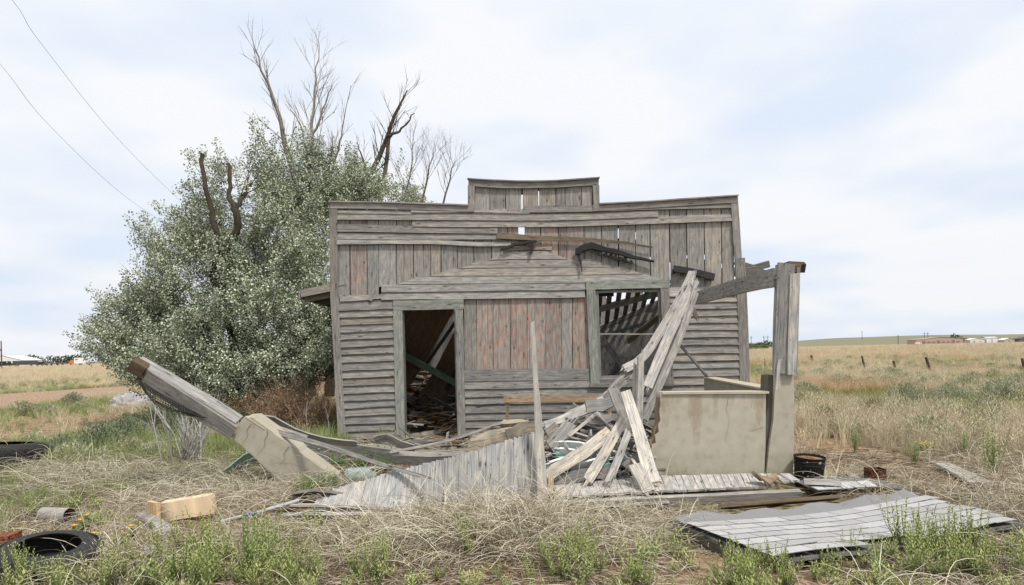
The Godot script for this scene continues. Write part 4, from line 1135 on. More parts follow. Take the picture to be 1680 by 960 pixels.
	for j in 260:
		var f := rng.randf()
		var p := at(rng.randf_range(905, 1046), 0, rng.randf_range(6.7, 8.0))
		p.y = 0.05 + rng.randf() * clampf(0.75 - absf(p.x - 1.1) * 0.5, 0.05, 0.55) * clampf((-p.z - 6.3) * 0.9, 0.15, 1.0)
		var q := Vector3(rng.randf_range(-1, 1), rng.randf_range(-0.6, 0.6), rng.randf_range(-0.5, 0.5)).normalized() * rng.randf_range(0.06, 0.3)
		hp.col = wall_tint(rng.randf_range(0.4, 0.95))
		hp.board([p - q, p + Vector3(0, 0.01, 0), p + q], rng.randf_range(0.03, 0.12), 0.018, Vector3(rng.randf_range(-0.4, 0.4), rng.randf_range(-0.2, 0.9), 1), {"jag": 0.04})
	for j in 170:
		var p := Vector3(rng.randf_range(-2.6, 0.9), 0, rng.randf_range(-10.9, -7.2))
		p.y = 0.02 + rng.randf() * 0.10
		var q := Vector3(rng.randf_range(-1, 1), rng.randf_range(-0.15, 0.15), rng.randf_range(-0.5, 0.5)).normalized() * rng.randf_range(0.08, 0.45)
		hp.col = wall_tint(rng.randf_range(0.35, 0.9)) if rng.randf() < 0.75 else Color(0.45, 0.33, 0.22)
		hp.board([p - q, p + Vector3(0, 0.01, 0), p + q], rng.randf_range(0.03, 0.12), 0.018, Vector3(rng.randf_range(-0.4, 0.4), rng.randf_range(-0.2, 0.4), 1), {"jag": 0.04})
	var ho := single("debris", hp, M.wood_grey, "small splintered debris under the leaning planks and before the doorway", "debris")
	ho.set_meta("kind", "stuff")

func lin(t: Array, x: float) -> float:
	if x <= t[0][0]: return t[0][1]
	for i in t.size() - 1:
		if x <= t[i + 1][0]:
			return lerpf(t[i][1], t[i + 1][1], (x - t[i][0]) / (t[i + 1][0] - t[i][0]))
	return t[-1][1]

# a place at bearing px, d metres off, y metres up
func flat_at(px: float, d: float, y: float) -> Vector3:
	var p := at(px, 578, d)
	return Vector3((px - 840.0) / FOCAL * d + (y - EYE) * -sin(ROLL) * -1.0, y, -d)

func locs(o: Node3D, list: Array) -> Array:
	var out := []
	for q in list:
		out.append(at(q[0], q[1], q[2]) - o.position)
	return out

func loc(o: Node3D, list: Array) -> Array:
	return locs(o, list)

func shift(s: Shape, o: Node3D) -> void:
	for i in s.v.size():
		s.v[i] -= o.position

func stain(s: Shape, o: Node3D, x0: float, x1: float, y0: float, y1: float) -> void:
	var n := 5
	for i in n:
		var f0 := float(i) / n; var f1 := float(i + 1) / n
		if n < 0: break
		var k := rng.randf_range(0.8, 1.0)
		s.quad(at(lerpf(x0, x1, f0), y1 - rng.randf() * 14, 7.012 + x0 * 1e-6) - o.position, at(lerpf(x0, x1, f1), y1 - rng.randf() * 14, 7.015) - o.position, at(lerpf(x0, x1, f1), y0, 7.015) - o.position, at(lerpf(x0, x1, f0), y0, 7.015) - o.position, Vector2(f0, 1), Vector2(f1, 1), Vector2(f1, 0), Vector2(f0, 0))

# ---------------------------------------------------------------- shingled piece of roof
func slab(f: float, g: float) -> Vector3:     # f along the courses, g from the high edge to the eave
	var a := Vector3(1.216, 0.11, -5.14).lerp(Vector3(3.44, 0.09, -5.92), f)
	var b := Vector3(1.54, 0.13, -4.13).lerp(Vector3(3.70, 0.08, -5.01), f)
	var p := a.lerp(b, g)
	p.y += -0.045 * sin(f * PI) * (1.0 - 0.5 * g) + 0.012 * sin(f * 9.0) * g
	return p

func build_roof_piece() -> void:
	var R := thing("shingled_roof_piece", "warped piece of roof with pale grey asphalt shingles lying in the weeds", "roof piece", slab(0.5, 0.5) * Vector3(1, 0, 1))
	var o := R.position
	for k in 6:      # decking boards under the shingles
		var g := 0.06 + k * 0.172
		var pts := []
		for i in 9:
			pts.append(slab(i / 8.0, g) - o + Vector3(0, -0.045, 0))
		var s := sh(wall_tint(0.42))
		s.board(pts, 0.19, 0.025, slab(0.3, 1) - slab(0.3, 0), {"jag": 0.04})
		part(R, "decking_board", s, M.wood_grey)
	for q in [0.0, 0.5, 1.0]:
		var s := sh(wall_tint(0.30))
		s.board([slab(0.005 + q * 0.98, -0.02) - o + Vector3(0, -0.10, 0), slab(0.005 + q * 0.98, 0.5) - o + Vector3(0, -0.10, 0), slab(0.005 + q * 0.98, 1.0) - o + Vector3(0, -0.10, 0)], 0.045, 0.09, Vector3.RIGHT)
		part(R, "rafter", s, M.wood_grey)
	var f := sh(grey(0.36))
	for i in 16:
		f.quad(slab(i / 16.0, 0.16) - o + Vector3(0, -0.02, 0), slab((i + 1) / 16.0, 0.16) - o + Vector3(0, -0.02, 0), slab((i + 1) / 16.0, -0.09) - o + Vector3(0, 0.02 + 0.02 * sin(i * 1.7), 0), slab(i / 16.0, -0.09) - o + Vector3(0, 0.02 + 0.02 * sin(i * 1.7 - 1.7), 0))
	part(R, "roofing_felt", f, M.felt)
	var rows := 7
	for r in rows:
		var g0 := 0.10 + r * 0.128
		var g1 := g0 + 0.150
		var x := -0.06 + (0.5 if r % 2 else 0.0) * 0.118
		while x < 1.0:
			var w := 0.104
			var a := maxf(x, 0.0); var b := minf(x + w - 0.003, 1.02 - 0.03 * absf(sin(r * 2.3)))
			x += w
			if b - a < 0.012: continue
			if r == rows - 1 and a > 0.33 and a < 0.5: continue
			var s := sh(grey(rng.randf_range(0.56, 0.72), 0.012))
			var tone := s.col
			var lift := rng.randf() * 0.003
			var bend := rng.randf_range(0.0, 0.008) if rng.randf() < 0.25 else 0.0
			for i in 2:
				var a0 := lerpf(a, b, i / 2.0); var a1 := lerpf(a, b, (i + 1) / 2.0)
				var h0 := Vector3(0, 0.001, 0); var h1 := Vector3(0, lift + bend * i * 0.5 + 0.005, 0); var h2 := Vector3(0, lift + bend * (i + 1) * 0.5 + 0.005, 0)
				var p0 := slab(a0, g1) - o + h1; var p1 := slab(a1, g1) - o + h2; var p2 := slab(a1, g0) - o + h0; var p3 := slab(a0, g0) - o + h0
				var dn := Vector3(0, -0.005, 0)
				s.quad(p0, p1, p2, p3)
				s.col = grey(0.3)
				s.quad(p0 + dn, p1 + dn, p1, p0)
				s.quad(p3 + dn, p2 + dn, p1 + dn, p0 + dn)
				if i == 0: s.quad(p3 + dn, p0 + dn, p0, p3)
				else: s.quad(p1 + dn, p2 + dn, p2, p1)
				s.col = tone
			part(R, "shingle", s, M.shingle)
	# a second flap behind
	var G := thing("shingle_flap", "small torn flap of grey shingles behind the larger shingled roof piece", "roof piece", flat_at(1400, 6.35, 0.0))
	var s2 := sh(grey(0.24))
	s2.board([flat_at(1325, 6.4, 0.07) - G.position, flat_at(1400, 6.45, 0.1) - G.position, flat_at(1470, 6.5, 0.05) - G.position], 0.5, 0.012, Vector3(0, 0, 1), {"jag": 0.06, "wob": 0.03})
	part(G, "roofing_felt", s2, M.felt)
	for i in 5:
		var s3 := sh(grey(0.78))
		s3.board([flat_at(1332 + i * 20.0, 6.22, 0.105 + i * 0.004) - G.position, flat_at(1351 + i * 20.0, 6.22, 0.108 + i * 0.004) - G.position], 0.2, 0.008, Vector3(0.1, -0.05, 1), {"jag": 0.02})
		part(G, "shingle", s3, M.shingle)

# ---------------------------------------------------------------- trees
func twigs(s: Shape, p: Vector3, dir: Vector3, l: float, r: float, depth: int, spread: float, up: float, ends: Array) -> void:
	var pts := [p]
	var q := p
	var d := dir
	var n := 4 if depth > 1 else 3
	for i in n:
		d = (d + Vector3(rng.randf_range(-1, 1), rng.randf_range(-0.6, 0.9) * 0.7 + up, rng.randf_range(-1, 1)) * 0.16).normalized()
		q = q + d * l / n
		pts.append(q)
	s.tube(pts, r, r * (0.55 if depth > 0 else 0.3), 5 if r > 0.02 else 3)
	ends.append([q, d])
	if depth <= 0:
		return
	var kids := rng.randi_range(3, 4)
	for i in kids:
		var f := rng.randf_range(0.3, 1.0)
		var k := mini(int(f * n), n - 1)
		var b: Vector3 = (pts[k] as Vector3).lerp(pts[k + 1], f * n - k)
		var nd := (d + Vector3(rng.randf_range(-1, 1), rng.randf_range(-0.3, 0.9), rng.randf_range(-1, 1)) * spread).normalized()
		twigs(s, b, nd, l * rng.randf_range(0.5, 0.72), r * 0.5, depth - 1, spread, up, ends)

func limb(s: Shape, list: Array, r0: float, r1: float, kids: int, kid_l: float, depth: int, ends: Array, from := 0.3) -> void:
	var pts := smooth_line(list, 10)
	for i in range(1, 10):
		var j := minf(r0, 0.05) * 0.7
		pts[i] += Vector3(rng.randf_range(-j, j), rng.randf_range(-j, j) * 0.5, rng.randf_range(-j, j))
	s.tube(pts, r0, r1, 7)
	for i in kids:
		var f := lerpf(from, 0.97, float(i) / maxf(1, kids - 1))
		var k := mini(int(f * 10), 9)
		var b: Vector3 = (pts[k] as Vector3).lerp(pts[k + 1], f * 10 - k)
		var t := ((pts[k + 1] as Vector3) - (pts[k] as Vector3)).normalized()
		var nd := (t * 0.9 + Vector3(rng.randf_range(-1, 1), rng.randf_range(-0.1, 0.7), rng.randf_range(-1, 1)) * 0.75).normalized()
		twigs(s, b, nd, kid_l * rng.randf_range(0.6, 1.15) * (1.15 - f * 0.6), lerpf(r0, r1, f) * 0.22 + 0.0025, depth, 0.55, 0.14, ends)

func sprig() -> ArrayMesh:      # a leafy shoot about 0.6 m long; silvery undersides show among dark faces
	var s := sh()
	s.col = Color(0.16, 0.13, 0.09)
	s.tube([Vector3.ZERO, Vector3(0.02, 0.3, 0.01), Vector3(0.0, 0.62, 0.03)], 0.005, 0.002, 3)
	for i in 64:
		var y := rng.randf_range(0.06, 0.66)
		var a := rng.randf() * TAU
		var off := Vector3(cos(a), rng.randf_range(-0.1, 0.9), sin(a)).normalized()
		var k := rng.randf()
		if k < 0.56: s.col = Color(0.62, 0.65, 0.55) * rng.randf_range(0.75, 1.12)
		else: s.col = Color(0.225, 0.275, 0.155) * rng.randf_range(0.6, 1.35)
		var base := Vector3(0, y, 0) + off * rng.randf_range(0.01, 0.09)
		var dir := (off + Vector3(rng.randf_range(-0.7, 0.7), rng.randf_range(-0.7, 0.5), rng.randf_range(-0.7, 0.7))).normalized()
		var side := dir.cross(Vector3(rng.randf_range(-1, 1), rng.randf_range(-1, 1), rng.randf_range(-1, 1))).normalized()
		s.leaf(base, dir, side, rng.randf_range(0.036, 0.062), rng.randf_range(0.03, 0.048))
	return s.mesh()

func crown(parent: Node3D, blobs: Array, seed_: int) -> void:
	var g := RandomNumberGenerator.new()
	g.seed = seed_
	var kinds := [sprig(), sprig(), sprig()]
	var places := [[], [], []]
	var tints := [[], [], []]
	for b in blobs:
		var c := at(b[0], b[1], b[4])
		var rx: float = maxf(b[2] - 18.0, 8.0) / FOCAL * b[4]; var ry: float = maxf(b[3] - 18.0, 8.0) / FOCAL * b[4]
		var rz: float = minf(rx, 1.7)
		for i in int(b[5] / 7.0):
			var d := Vector3(g.randf_range(-1, 1), g.randf_range(-1, 1), g.randf_range(-1, 1))
			while d.length() > 1.0:
				d = Vector3(g.randf_range(-1, 1), g.randf_range(-1, 1), g.randf_range(-1, 1))
			d = d.normalized() * pow(d.length(), 0.5)
			var p0 := c + Vector3(d.x * rx, d.y * ry, d.z * rz)
			if lumps.get_noise_3d(p0.x * 3.2, p0.y * 3.2, p0.z * 3.2) < -0.07 and g.randf() < 0.9: continue
			if g.randf() < 0.12: p0 += Vector3(d.x, maxf(d.y, 0.2), d.z) * 0.35      # a shoot that stands out
			var out := (Vector3(d.x * 0.8, 0.5 + d.y * 0.5, d.z * 0.8) + Vector3(g.randf_range(-1, 1), g.randf_range(-0.3, 0.6), g.randf_range(-1, 1)) * 0.3).normalized()
			var shade := g.randf_range(0.85, 1.12)
			var size := g.randf_range(0.12, 0.30)
			for j in g.randi_range(5, 10):      # one leafy branch end
				var p := p0 + out * g.randf_range(-0.25, 0.45) + Vector3(g.randf_range(-1, 1), g.randf_range(-1, 1), g.randf_range(-1, 1)) * size
				if p.y < 0.15: continue
				var up := (out + Vector3(g.randf_range(-1, 1), g.randf_range(-0.4, 0.6), g.randf_range(-1, 1)) * 0.4).normalized()
				var side := up.cross(Vector3(g.randf_range(-1, 1), 0.1, g.randf_range(-1, 1))).normalized()
				var k := g.randi() % 3
				var sc := g.randf_range(0.6, 1.05)
				places[k].append(Transform3D(Basis(side, up, side.cross(up)).scaled(Vector3.ONE * sc), p - up * 0.25 - parent.position))
				var t := shade * g.randf_range(0.92, 1.08)
				tints[k].append(Color(t, t, t * 0.97))
	for k in 3:
		scatter(parent, "foliage", kinds[k], M.leaf, places[k], tints[k])

func build_trees() -> void:
	var brown := Color(0.52, 0.46, 0.39)
	var pale := Color(0.78, 0.73, 0.67)
	# the leafy silver tree with the broken dark limb
	var T := thing("silver_tree", "big silvery-leaved tree left of the store with a dark broken limb in its crown", "tree", at(390, 660, 15.0) * Vector3(1, 0, 1), "trees beside the store")
	var ends := []
	var s := sh(brown * 0.42)
	limb(s, [[392, 668, 15], [388, 580, 15], [372, 490, 14.6], [362, 440, 14.2]], 0.16, 0.10, 0, 1, 0, ends)
	limb(s, [[362, 442, 14.2], [372, 408, 14.0], [388, 380, 13.9], [386, 345, 13.8]], 0.10, 0.07, 0, 1, 0, ends)
	shift(s, T)
	part(T, "trunk", s, M.bark)
	s = sh(brown * 0.45)
	limb(s, [[366, 425, 14.2], [358, 390, 14.0], [346, 345, 13.9], [334, 300, 13.8], [332, 252, 13.8]], 0.07, 0.04, 2, 0.3, 0, ends, 0.9)
	limb(s, [[386, 348, 13.8], [379, 330, 13.8], [376, 300, 13.8], [374, 268, 13.8]], 0.06, 0.035, 2, 0.4, 0, ends, 0.8)
	limb(s, [[386, 348, 13.8], [398, 322, 13.9], [412, 300, 14.0]], 0.06, 0.03, 4, 0.6, 1, ends, 0.4)
	for q in [[[388, 600, 15], [300, 520, 15], [225, 475, 15]], [[388, 610, 15], [280, 570, 14.6], [170, 560, 14.5]], [[385, 560, 15], [340, 440, 15.4], [310, 360, 15.6]], [[388, 590, 15], [450, 480, 15], [480, 400, 14.8]], [[388, 600, 15], [430, 420, 15.6], [440, 300, 15.8]]]:
		limb(s, q, 0.09, 0.03, 8, 1.0, 1, ends, 0.3)
	shift(s, T)
	part(T, "limb", s, M.bark)
	crown(T, [
		[400, 500, 140, 115, 15.0, 1000], [310, 475, 88, 100, 15.0, 640], [250, 545, 80, 60, 14.8, 560], [196, 578, 40, 30, 14.5, 130], [236, 490, 32, 45, 14.8, 110], [335, 385, 52, 48, 15.2, 230],
		[400, 400, 80, 80, 15.0, 330], [445, 440, 85, 120, 14.6, 620], [362, 300, 34, 52, 14.6, 60], [425, 292, 42, 58, 15.2, 120], [345, 590, 110, 60, 14.5, 560], [470, 560, 85, 100, 14.3, 640], [265, 598, 75, 42, 14.4, 280], [505, 470, 48, 140, 14.6, 520],
		[300, 626, 90, 30, 14.3, 220], [388, 636, 70, 42, 14.0, 260], [455, 640, 60, 40, 14.0, 160], [400, 618, 100, 34, 14.2, 260], [490, 600, 60, 60, 14.0, 320], [520, 540, 36, 80, 14.2, 220], [165, 575, 26, 14, 14.5, 26], [208, 470, 14, 22, 14.8, 16]], 5)
	# the tall half-dead tree behind it
	var U := thing("half_dead_tree", "tall half-dead tree whose bare tops rise highest above the store", "tree", at(500, 640, 16.5) * Vector3(1, 0, 1), "trees beside the store")
	s = sh(brown)
	limb(s, [[505, 650, 16.5], [500, 520, 16.5], [495, 400, 16.4], [490, 312, 16.3]], 0.19, 0.11, 0, 1, 0, ends)
	limb(s, [[500, 480, 16.5], [508, 380, 16.7], [510, 262, 16.8]], 0.12, 0.07, 0, 1, 0, ends)
	shift(s, U)
	part(U, "trunk", s, M.bark)
	s = sh(pale * 0.8)
	limb(s, [[490, 314, 16.3], [476, 260, 16.2], [464, 215, 16.1], [450, 165, 16.0], [433, 122, 15.9], [422, 88, 15.9], [413, 58, 15.8]], 0.075, 0.003, 22, 0.8, 1, ends, 0.1)
	s.col = pale
	limb(s, [[509, 268, 16.8], [512, 215, 16.8], [514, 150, 16.8], [520, 105, 16.8], [522, 62, 16.8]], 0.05, 0.003, 18, 1.0, 2, ends, 0.05)
	limb(s, [[512, 225, 16.8], [530, 180, 16.7], [545, 140, 16.7]], 0.035, 0.006, 7, 0.7, 1, ends, 0.2)
	limb(s, [[506, 260, 16.8], [492, 205, 16.9], [476, 180, 16.9]], 0.03, 0.006, 6, 0.6, 1, ends, 0.2)
	s.col = brown
	limb(s, [[540, 300, 16.6], [556, 240, 16.6], [562, 205, 16.6], [576, 140, 16.6]], 0.03, 0.005, 8, 0.7, 1, ends, 0.1)
	limb(s, [[502, 420, 16.5], [535, 300, 16.6], [545, 225, 16.6]], 0.06, 0.01, 8, 0.8, 1, ends, 0.4)
	shift(s, U)
	part(U, "limb", s, M.bark)
	crown(U, [[495, 345, 52, 85, 16.4, 380], [545, 305, 40, 66, 16.4, 280], [508, 270, 24, 48, 16.4, 90], [530, 380, 50, 90, 16.3, 320], [455, 345, 32, 66, 16.4, 130], [578, 296, 24, 44, 16.6, 80], [468, 300, 14, 40, 16.4, 30], [590, 325, 40, 22, 16.8, 70]], 6)
	# the slanting dark one behind the store roof
	var D := thing("slanting_tree", "dark slanting tree rising behind the store roofline, mostly bare", "tree", at(545, 640, 18.0) * Vector3(1, 0, 1), "trees beside the store")
	s = sh(Color(0.24, 0.20, 0.17))
	limb(s, [[540, 650, 18], [548, 480, 18], [562, 350, 18], [585, 318, 18], [606, 285, 18], [628, 250, 18], [640, 205, 18], [655, 172, 18], [668, 148, 18]], 0.14, 0.014, 15, 1.0, 1, ends, 0.45)
	limb(s, [[636, 224, 18], [655, 215, 18], [680, 186, 18]], 0.05, 0.012, 6, 0.5, 1, ends, 0.2)
	limb(s, [[602, 290, 18], [596, 262, 18], [585, 235, 18]], 0.04, 0.01, 5, 0.6, 1, ends, 0.3)
	shift(s, D)
	part(D, "trunk", s, M.bark)
	s = sh(Color(0.46, 0.41, 0.37))
	limb(s, [[600, 600, 18.3], [612, 400, 18.3], [625, 320, 18.3], [637, 240, 18.3], [640, 215, 18.3]], 0.09, 0.04, 7, 0.8, 1, ends, 0.6)
	shift(s, D)
	part(D, "limb", s, M.bark)
	crown(D, [[612, 320, 30, 26, 18.0, 90], [660, 326, 26, 16, 18.2, 30]], 7)
	# thin bare saplings over the roofline
	var bare_l := ["bare thin sapling left of the parapet, nearest the slanting tree", "bare thin sapling in the middle of the bare twigs above the roofline", "bare thin sapling closest to the parapet of the store"]
	for i in 3:
		var xb: float = [668, 700, 735][i]
		var B := thing("bare_sapling", bare_l[i], "tree", at(xb - 30, 640, 18.5 + i * 0.4) * Vector3(1, 0, 1), "bare saplings behind the roof")
		s = sh(Color(0.40, 0.36, 0.33))
		var d := 18.5 + i * 0.4
		limb(s, [[xb - 30, 650, d], [xb - 26, 470, d], [xb - 16, 370, d], [xb - 4, 320, d], [xb + 6, 268 + i * 4, d], [xb + 12, 232 + i * 16, d]], 0.06, 0.005, 13, 1.0, 2, [], 0.6)
		shift(s, B)
		part(B, "trunk", s, M.bark)
		if i < 2:
			crown(B, [[xb - 12, 328, 22, 14, d, 26]], 9 + i)
	# brown dead brush by the corner of the store
	for i in 4:
		var q: Array = [[452, 716, 12.6, 0.85], [515, 716, 12.0, 0.9], [400, 700, 13.2, 0.75], [485, 705, 13.0, 1.05]][i]
		var lb: String = ["brown dead brush under the silver tree, low and widest", "brown dead brush against the left corner of the store", "brown dead brush at the foot of the silver tree behind the toppled post", "brown dead brush, tallest of the clump beside the store"][i]
		s = sh(Color(0.30, 0.20, 0.13))
		var base := at(q[0], q[1], q[2]); base.y = 0.0
		for k in 24:
			twigs(s, base + Vector3(rng.randf_range(-0.35, 0.35), 0, rng.randf_range(-0.3, 0.3)), Vector3(rng.randf_range(-0.8, 0.8), 1, rng.randf_range(-0.6, 0.6)).normalized(), q[3] * rng.randf_range(0.5, 0.85), 0.008, 2, 0.7, 0.05, [])
		for k in 1500:
			var a := rng.randf() * TAU; var e := sqrt(rng.randf()); var dd := Vector3(rng.randf_range(-1, 1), rng.randf_range(-0.5, 1), rng.randf_range(-1, 1)).normalized()
			s.col = Color(0.29, 0.19, 0.115) * rng.randf_range(0.5, 1.3)
			s.leaf(base + Vector3(cos(a) * e * 0.6, rng.randf() * q[3] * 0.95 * sqrt(1.05 - e * e), sin(a) * e * 0.45), dd, dd.cross(Vector3(0.2, 0.7, 0.4)).normalized(), rng.randf_range(0.03, 0.07), 0.012)
		single("dead_brush", s, M.leaf, lb, "shrub", "brown dead brush by the store")

# ---------------------------------------------------------------- low plants
func tuft(n: int, h: float, lean: float, w: float, c0: Color, c1: Color, seeds := false) -> ArrayMesh:
	var s := sh()
	for i in n:
		s.col = c0.lerp(c1, rng.randf())
		var a := rng.randf() * TAU
		var d := Vector3(cos(a), 0, sin(a))
		var b := d * rng.randf_range(0.0, 0.09)
		var l := rng.randf_range(0.0, lean)
		var hh := h * rng.randf_range(0.45, 1.0)
		var pts := [b, b + d * l * 0.3 * hh + Vector3(0, hh * 0.55, 0), b + d * l * hh + Vector3(rng.randf_range(-0.03, 0.03), hh * (1.0 - 0.25 * l), rng.randf_range(-0.03, 0.03))]
		s.blade(pts, w * rng.randf_range(0.7, 1.3))
		if seeds and rng.randf() < 0.5:
			var dd := ((pts[2] as Vector3) - (pts[1] as Vector3)).normalized()
			s.leaf(pts[2] - dd * 0.02, dd, dd.cross(Vector3(rng.randf(), 0.3, rng.randf())).normalized(), 0.06, 0.008)
	return s.mesh()

func tangle(n: int, spread: float, h: float, r: float) -> ArrayMesh:       # matted dead stalks
	var s := sh()
	for i in n:
		var k := rng.randf_range(0.65, 1.15)
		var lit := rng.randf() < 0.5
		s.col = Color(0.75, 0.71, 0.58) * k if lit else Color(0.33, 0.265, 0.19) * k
		var a := rng.randf() * TAU
		var p := Vector3(rng.randf_range(-spread, spread), rng.randf_range(0.0, 0.03), rng.randf_range(-spread, spread))
		var d := Vector3(cos(a), rng.randf_range(0.2, 1.6), sin(a)).normalized()
		var l := rng.randf_range(0.18, 0.62)
		var pts := [p]
		for j in 6:
			d = (d + Vector3(rng.randf_range(-0.3, 0.3), -0.26 * (1.0 if p.y > h * 0.4 else 0.3), rng.randf_range(-0.3, 0.3))).normalized()
			p = p + d * l / 6.0
			p.y = maxf(p.y, 0.004)
			pts.append(p)
		s.tube(pts, r * (rng.randf_range(0.8, 1.5) if lit else rng.randf_range(0.5, 0.9)), r * 0.4, 3)
	return s.mesh()

func litter_mesh() -> ArrayMesh:       # short broken stems and bark lying flat
	var s := sh()
	for i in 46:
		var k := rng.randf_range(0.6, 1.15)
		s.col = Color(0.62, 0.55, 0.44) * k if rng.randf() < 0.5 else Color(0.30, 0.23, 0.17) * k
		var a := rng.randf() * TAU
		var p := Vector3(rng.randf_range(-0.25, 0.25), rng.randf_range(0.003, 0.015), rng.randf_range(-0.25, 0.25))
		var d := Vector3(cos(a), rng.randf_range(-0.02, 0.12), sin(a)) * rng.randf_range(0.03, 0.13)
		s.tube([p - d, p + Vector3(0, 0.004, 0), p + d], 0.0028 * rng.randf_range(0.6, 1.6), 0.0016, 3)
	return s.mesh()

func weed(h: float, stems: int, c: Color) -> ArrayMesh:      # upright leafy weed
	var s := sh()
	for i in stems:
		var a := rng.randf() * TAU
		var f := rng.randf_range(0.05, 0.5)
		var top := Vector3(cos(a) * f, 1.0, sin(a) * f) * h * rng.randf_range(0.6, 1.0)
		var b := Vector3(cos(a), 0, sin(a)) * 0.04 * rng.randf()
		s.col = c * 0.8
		var pts := [b, b + top * 0.5 + Vector3(cos(a), 0, sin(a)) * 0.02, b + top]
		s.tube(pts, 0.0035, 0.0015, 3)
		var n := int(h * 95.0)
		for k in n:
			var t := (k + 1.0) / n
			var p: Vector3 = (pts[0] as Vector3).lerp(pts[2], t)
			var b2 := k * 2.399 + i
			var l := lerpf(0.05, 0.022, t) * rng.randf_range(0.7, 1.2) * (0.5 if t < 0.15 else 1.0)
			var d := Vector3(cos(b2), lerpf(0.35, 1.3, t), sin(b2)).normalized()
			s.col = (c * rng.randf_range(0.75, 1.2)).lerp(Color(c.r * 1.5, c.g * 1.35, c.b * 1.2), t * 0.5)
			s.leaf(p, d, d.cross(Vector3.UP).normalized(), l, l * 0.34)
			if rng.randf() < 0.25:
				s.leaf(p, (d + Vector3(0.3, 0.3, -0.2)).normalized(), d.cross(Vector3(0.2, 1, 0.1)).normalized(), l * 0.8, l * 0.3)
	return s.mesh()

func bush(r: float, h: float, n: int, c: Color) -> ArrayMesh:       # sage-like rounded bush of fine leaves on thin stems
	var s := sh()
	for i in n:
		var a := rng.randf() * TAU
		var e := pow(rng.randf(), 0.6)
		var k := 1.0 + 0.25 * sin(a * 3.0 + r * 20.0) + 0.12 * sin(a * 7.0)
		var top := Vector3(cos(a) * r * e * k, h * sqrt(maxf(0.05, 1.0 - e * e)) * rng.randf_range(0.35, 1.05), sin(a) * r * e * k)
		if i % 9 == 0:
			s.col = Color(0.30, 0.26, 0.20)
			s.tube([Vector3.ZERO, top * 0.5 + Vector3(0, -0.03, 0), top], 0.005, 0.002, 3)
		for j in 3:
			s.col = c * rng.randf_range(0.65, 1.35)
			var d := (top.normalized() * 0.8 + Vector3(rng.randf_range(-1, 1), rng.randf_range(-0.2, 1.1), rng.randf_range(-1, 1))).normalized()
			s.leaf(top + d * rng.randf_range(-0.05, 0.02), d, d.cross(Vector3(rng.randf_range(-1, 1), 0.4, rng.randf_range(-1, 1))).normalized(), rng.randf_range(0.035, 0.07), rng.randf_range(0.009, 0.018))
	return s.mesh()

func turned(p: Vector3, sc: float, tall := 1.0) -> Transform3D:
	return Transform3D(Basis(Vector3.UP, rng.randf() * TAU).scaled(Vector3(sc, sc * tall, sc)), p)

func blocked(x: float, z: float) -> bool:
	for q in clear_of:
		if (x - q.x) * (x - q.x) + (z - q.y) * (z - q.y) < q.z * q.z: return true
	if x > -3.0 and x < 3.85 and z < -11.1 and z > -17.4: return true
	if x > 1.35 and x < 2.85 and z < -6.75 and z > -7.4: return true
	var f := (x - 1.3) / 2.35
	if f > -0.06 and f < 1.02 and z < -4.1 - 0.95 * f + 0.05 and z > -5.55 - 0.72 * f: return true
	if x > 0.25 and x < 2.95 and z < -5.75 and z > -6.9: return true
	if x > -2.15 and x < 0.3 and z < -5.78 and z > -6.6: return true
	return false

func lane_at(x: float, z: float) -> bool:
	if z > -4 or z < -64: return false
	var a := lin([[-64, -4.0], [-46, -12.5], [-34, -15.4], [-27, -15.7], [-20, -15.0], [-12, -14.0], [-4, -12.5]], z)
	var b := lin([[-64, -9.5], [-49, -17.0], [-37, -21.0], [-31, -23.0], [-24, -23.5], [-14, -22.5], [-4, -21.0]], z)
	return x < a and x > b

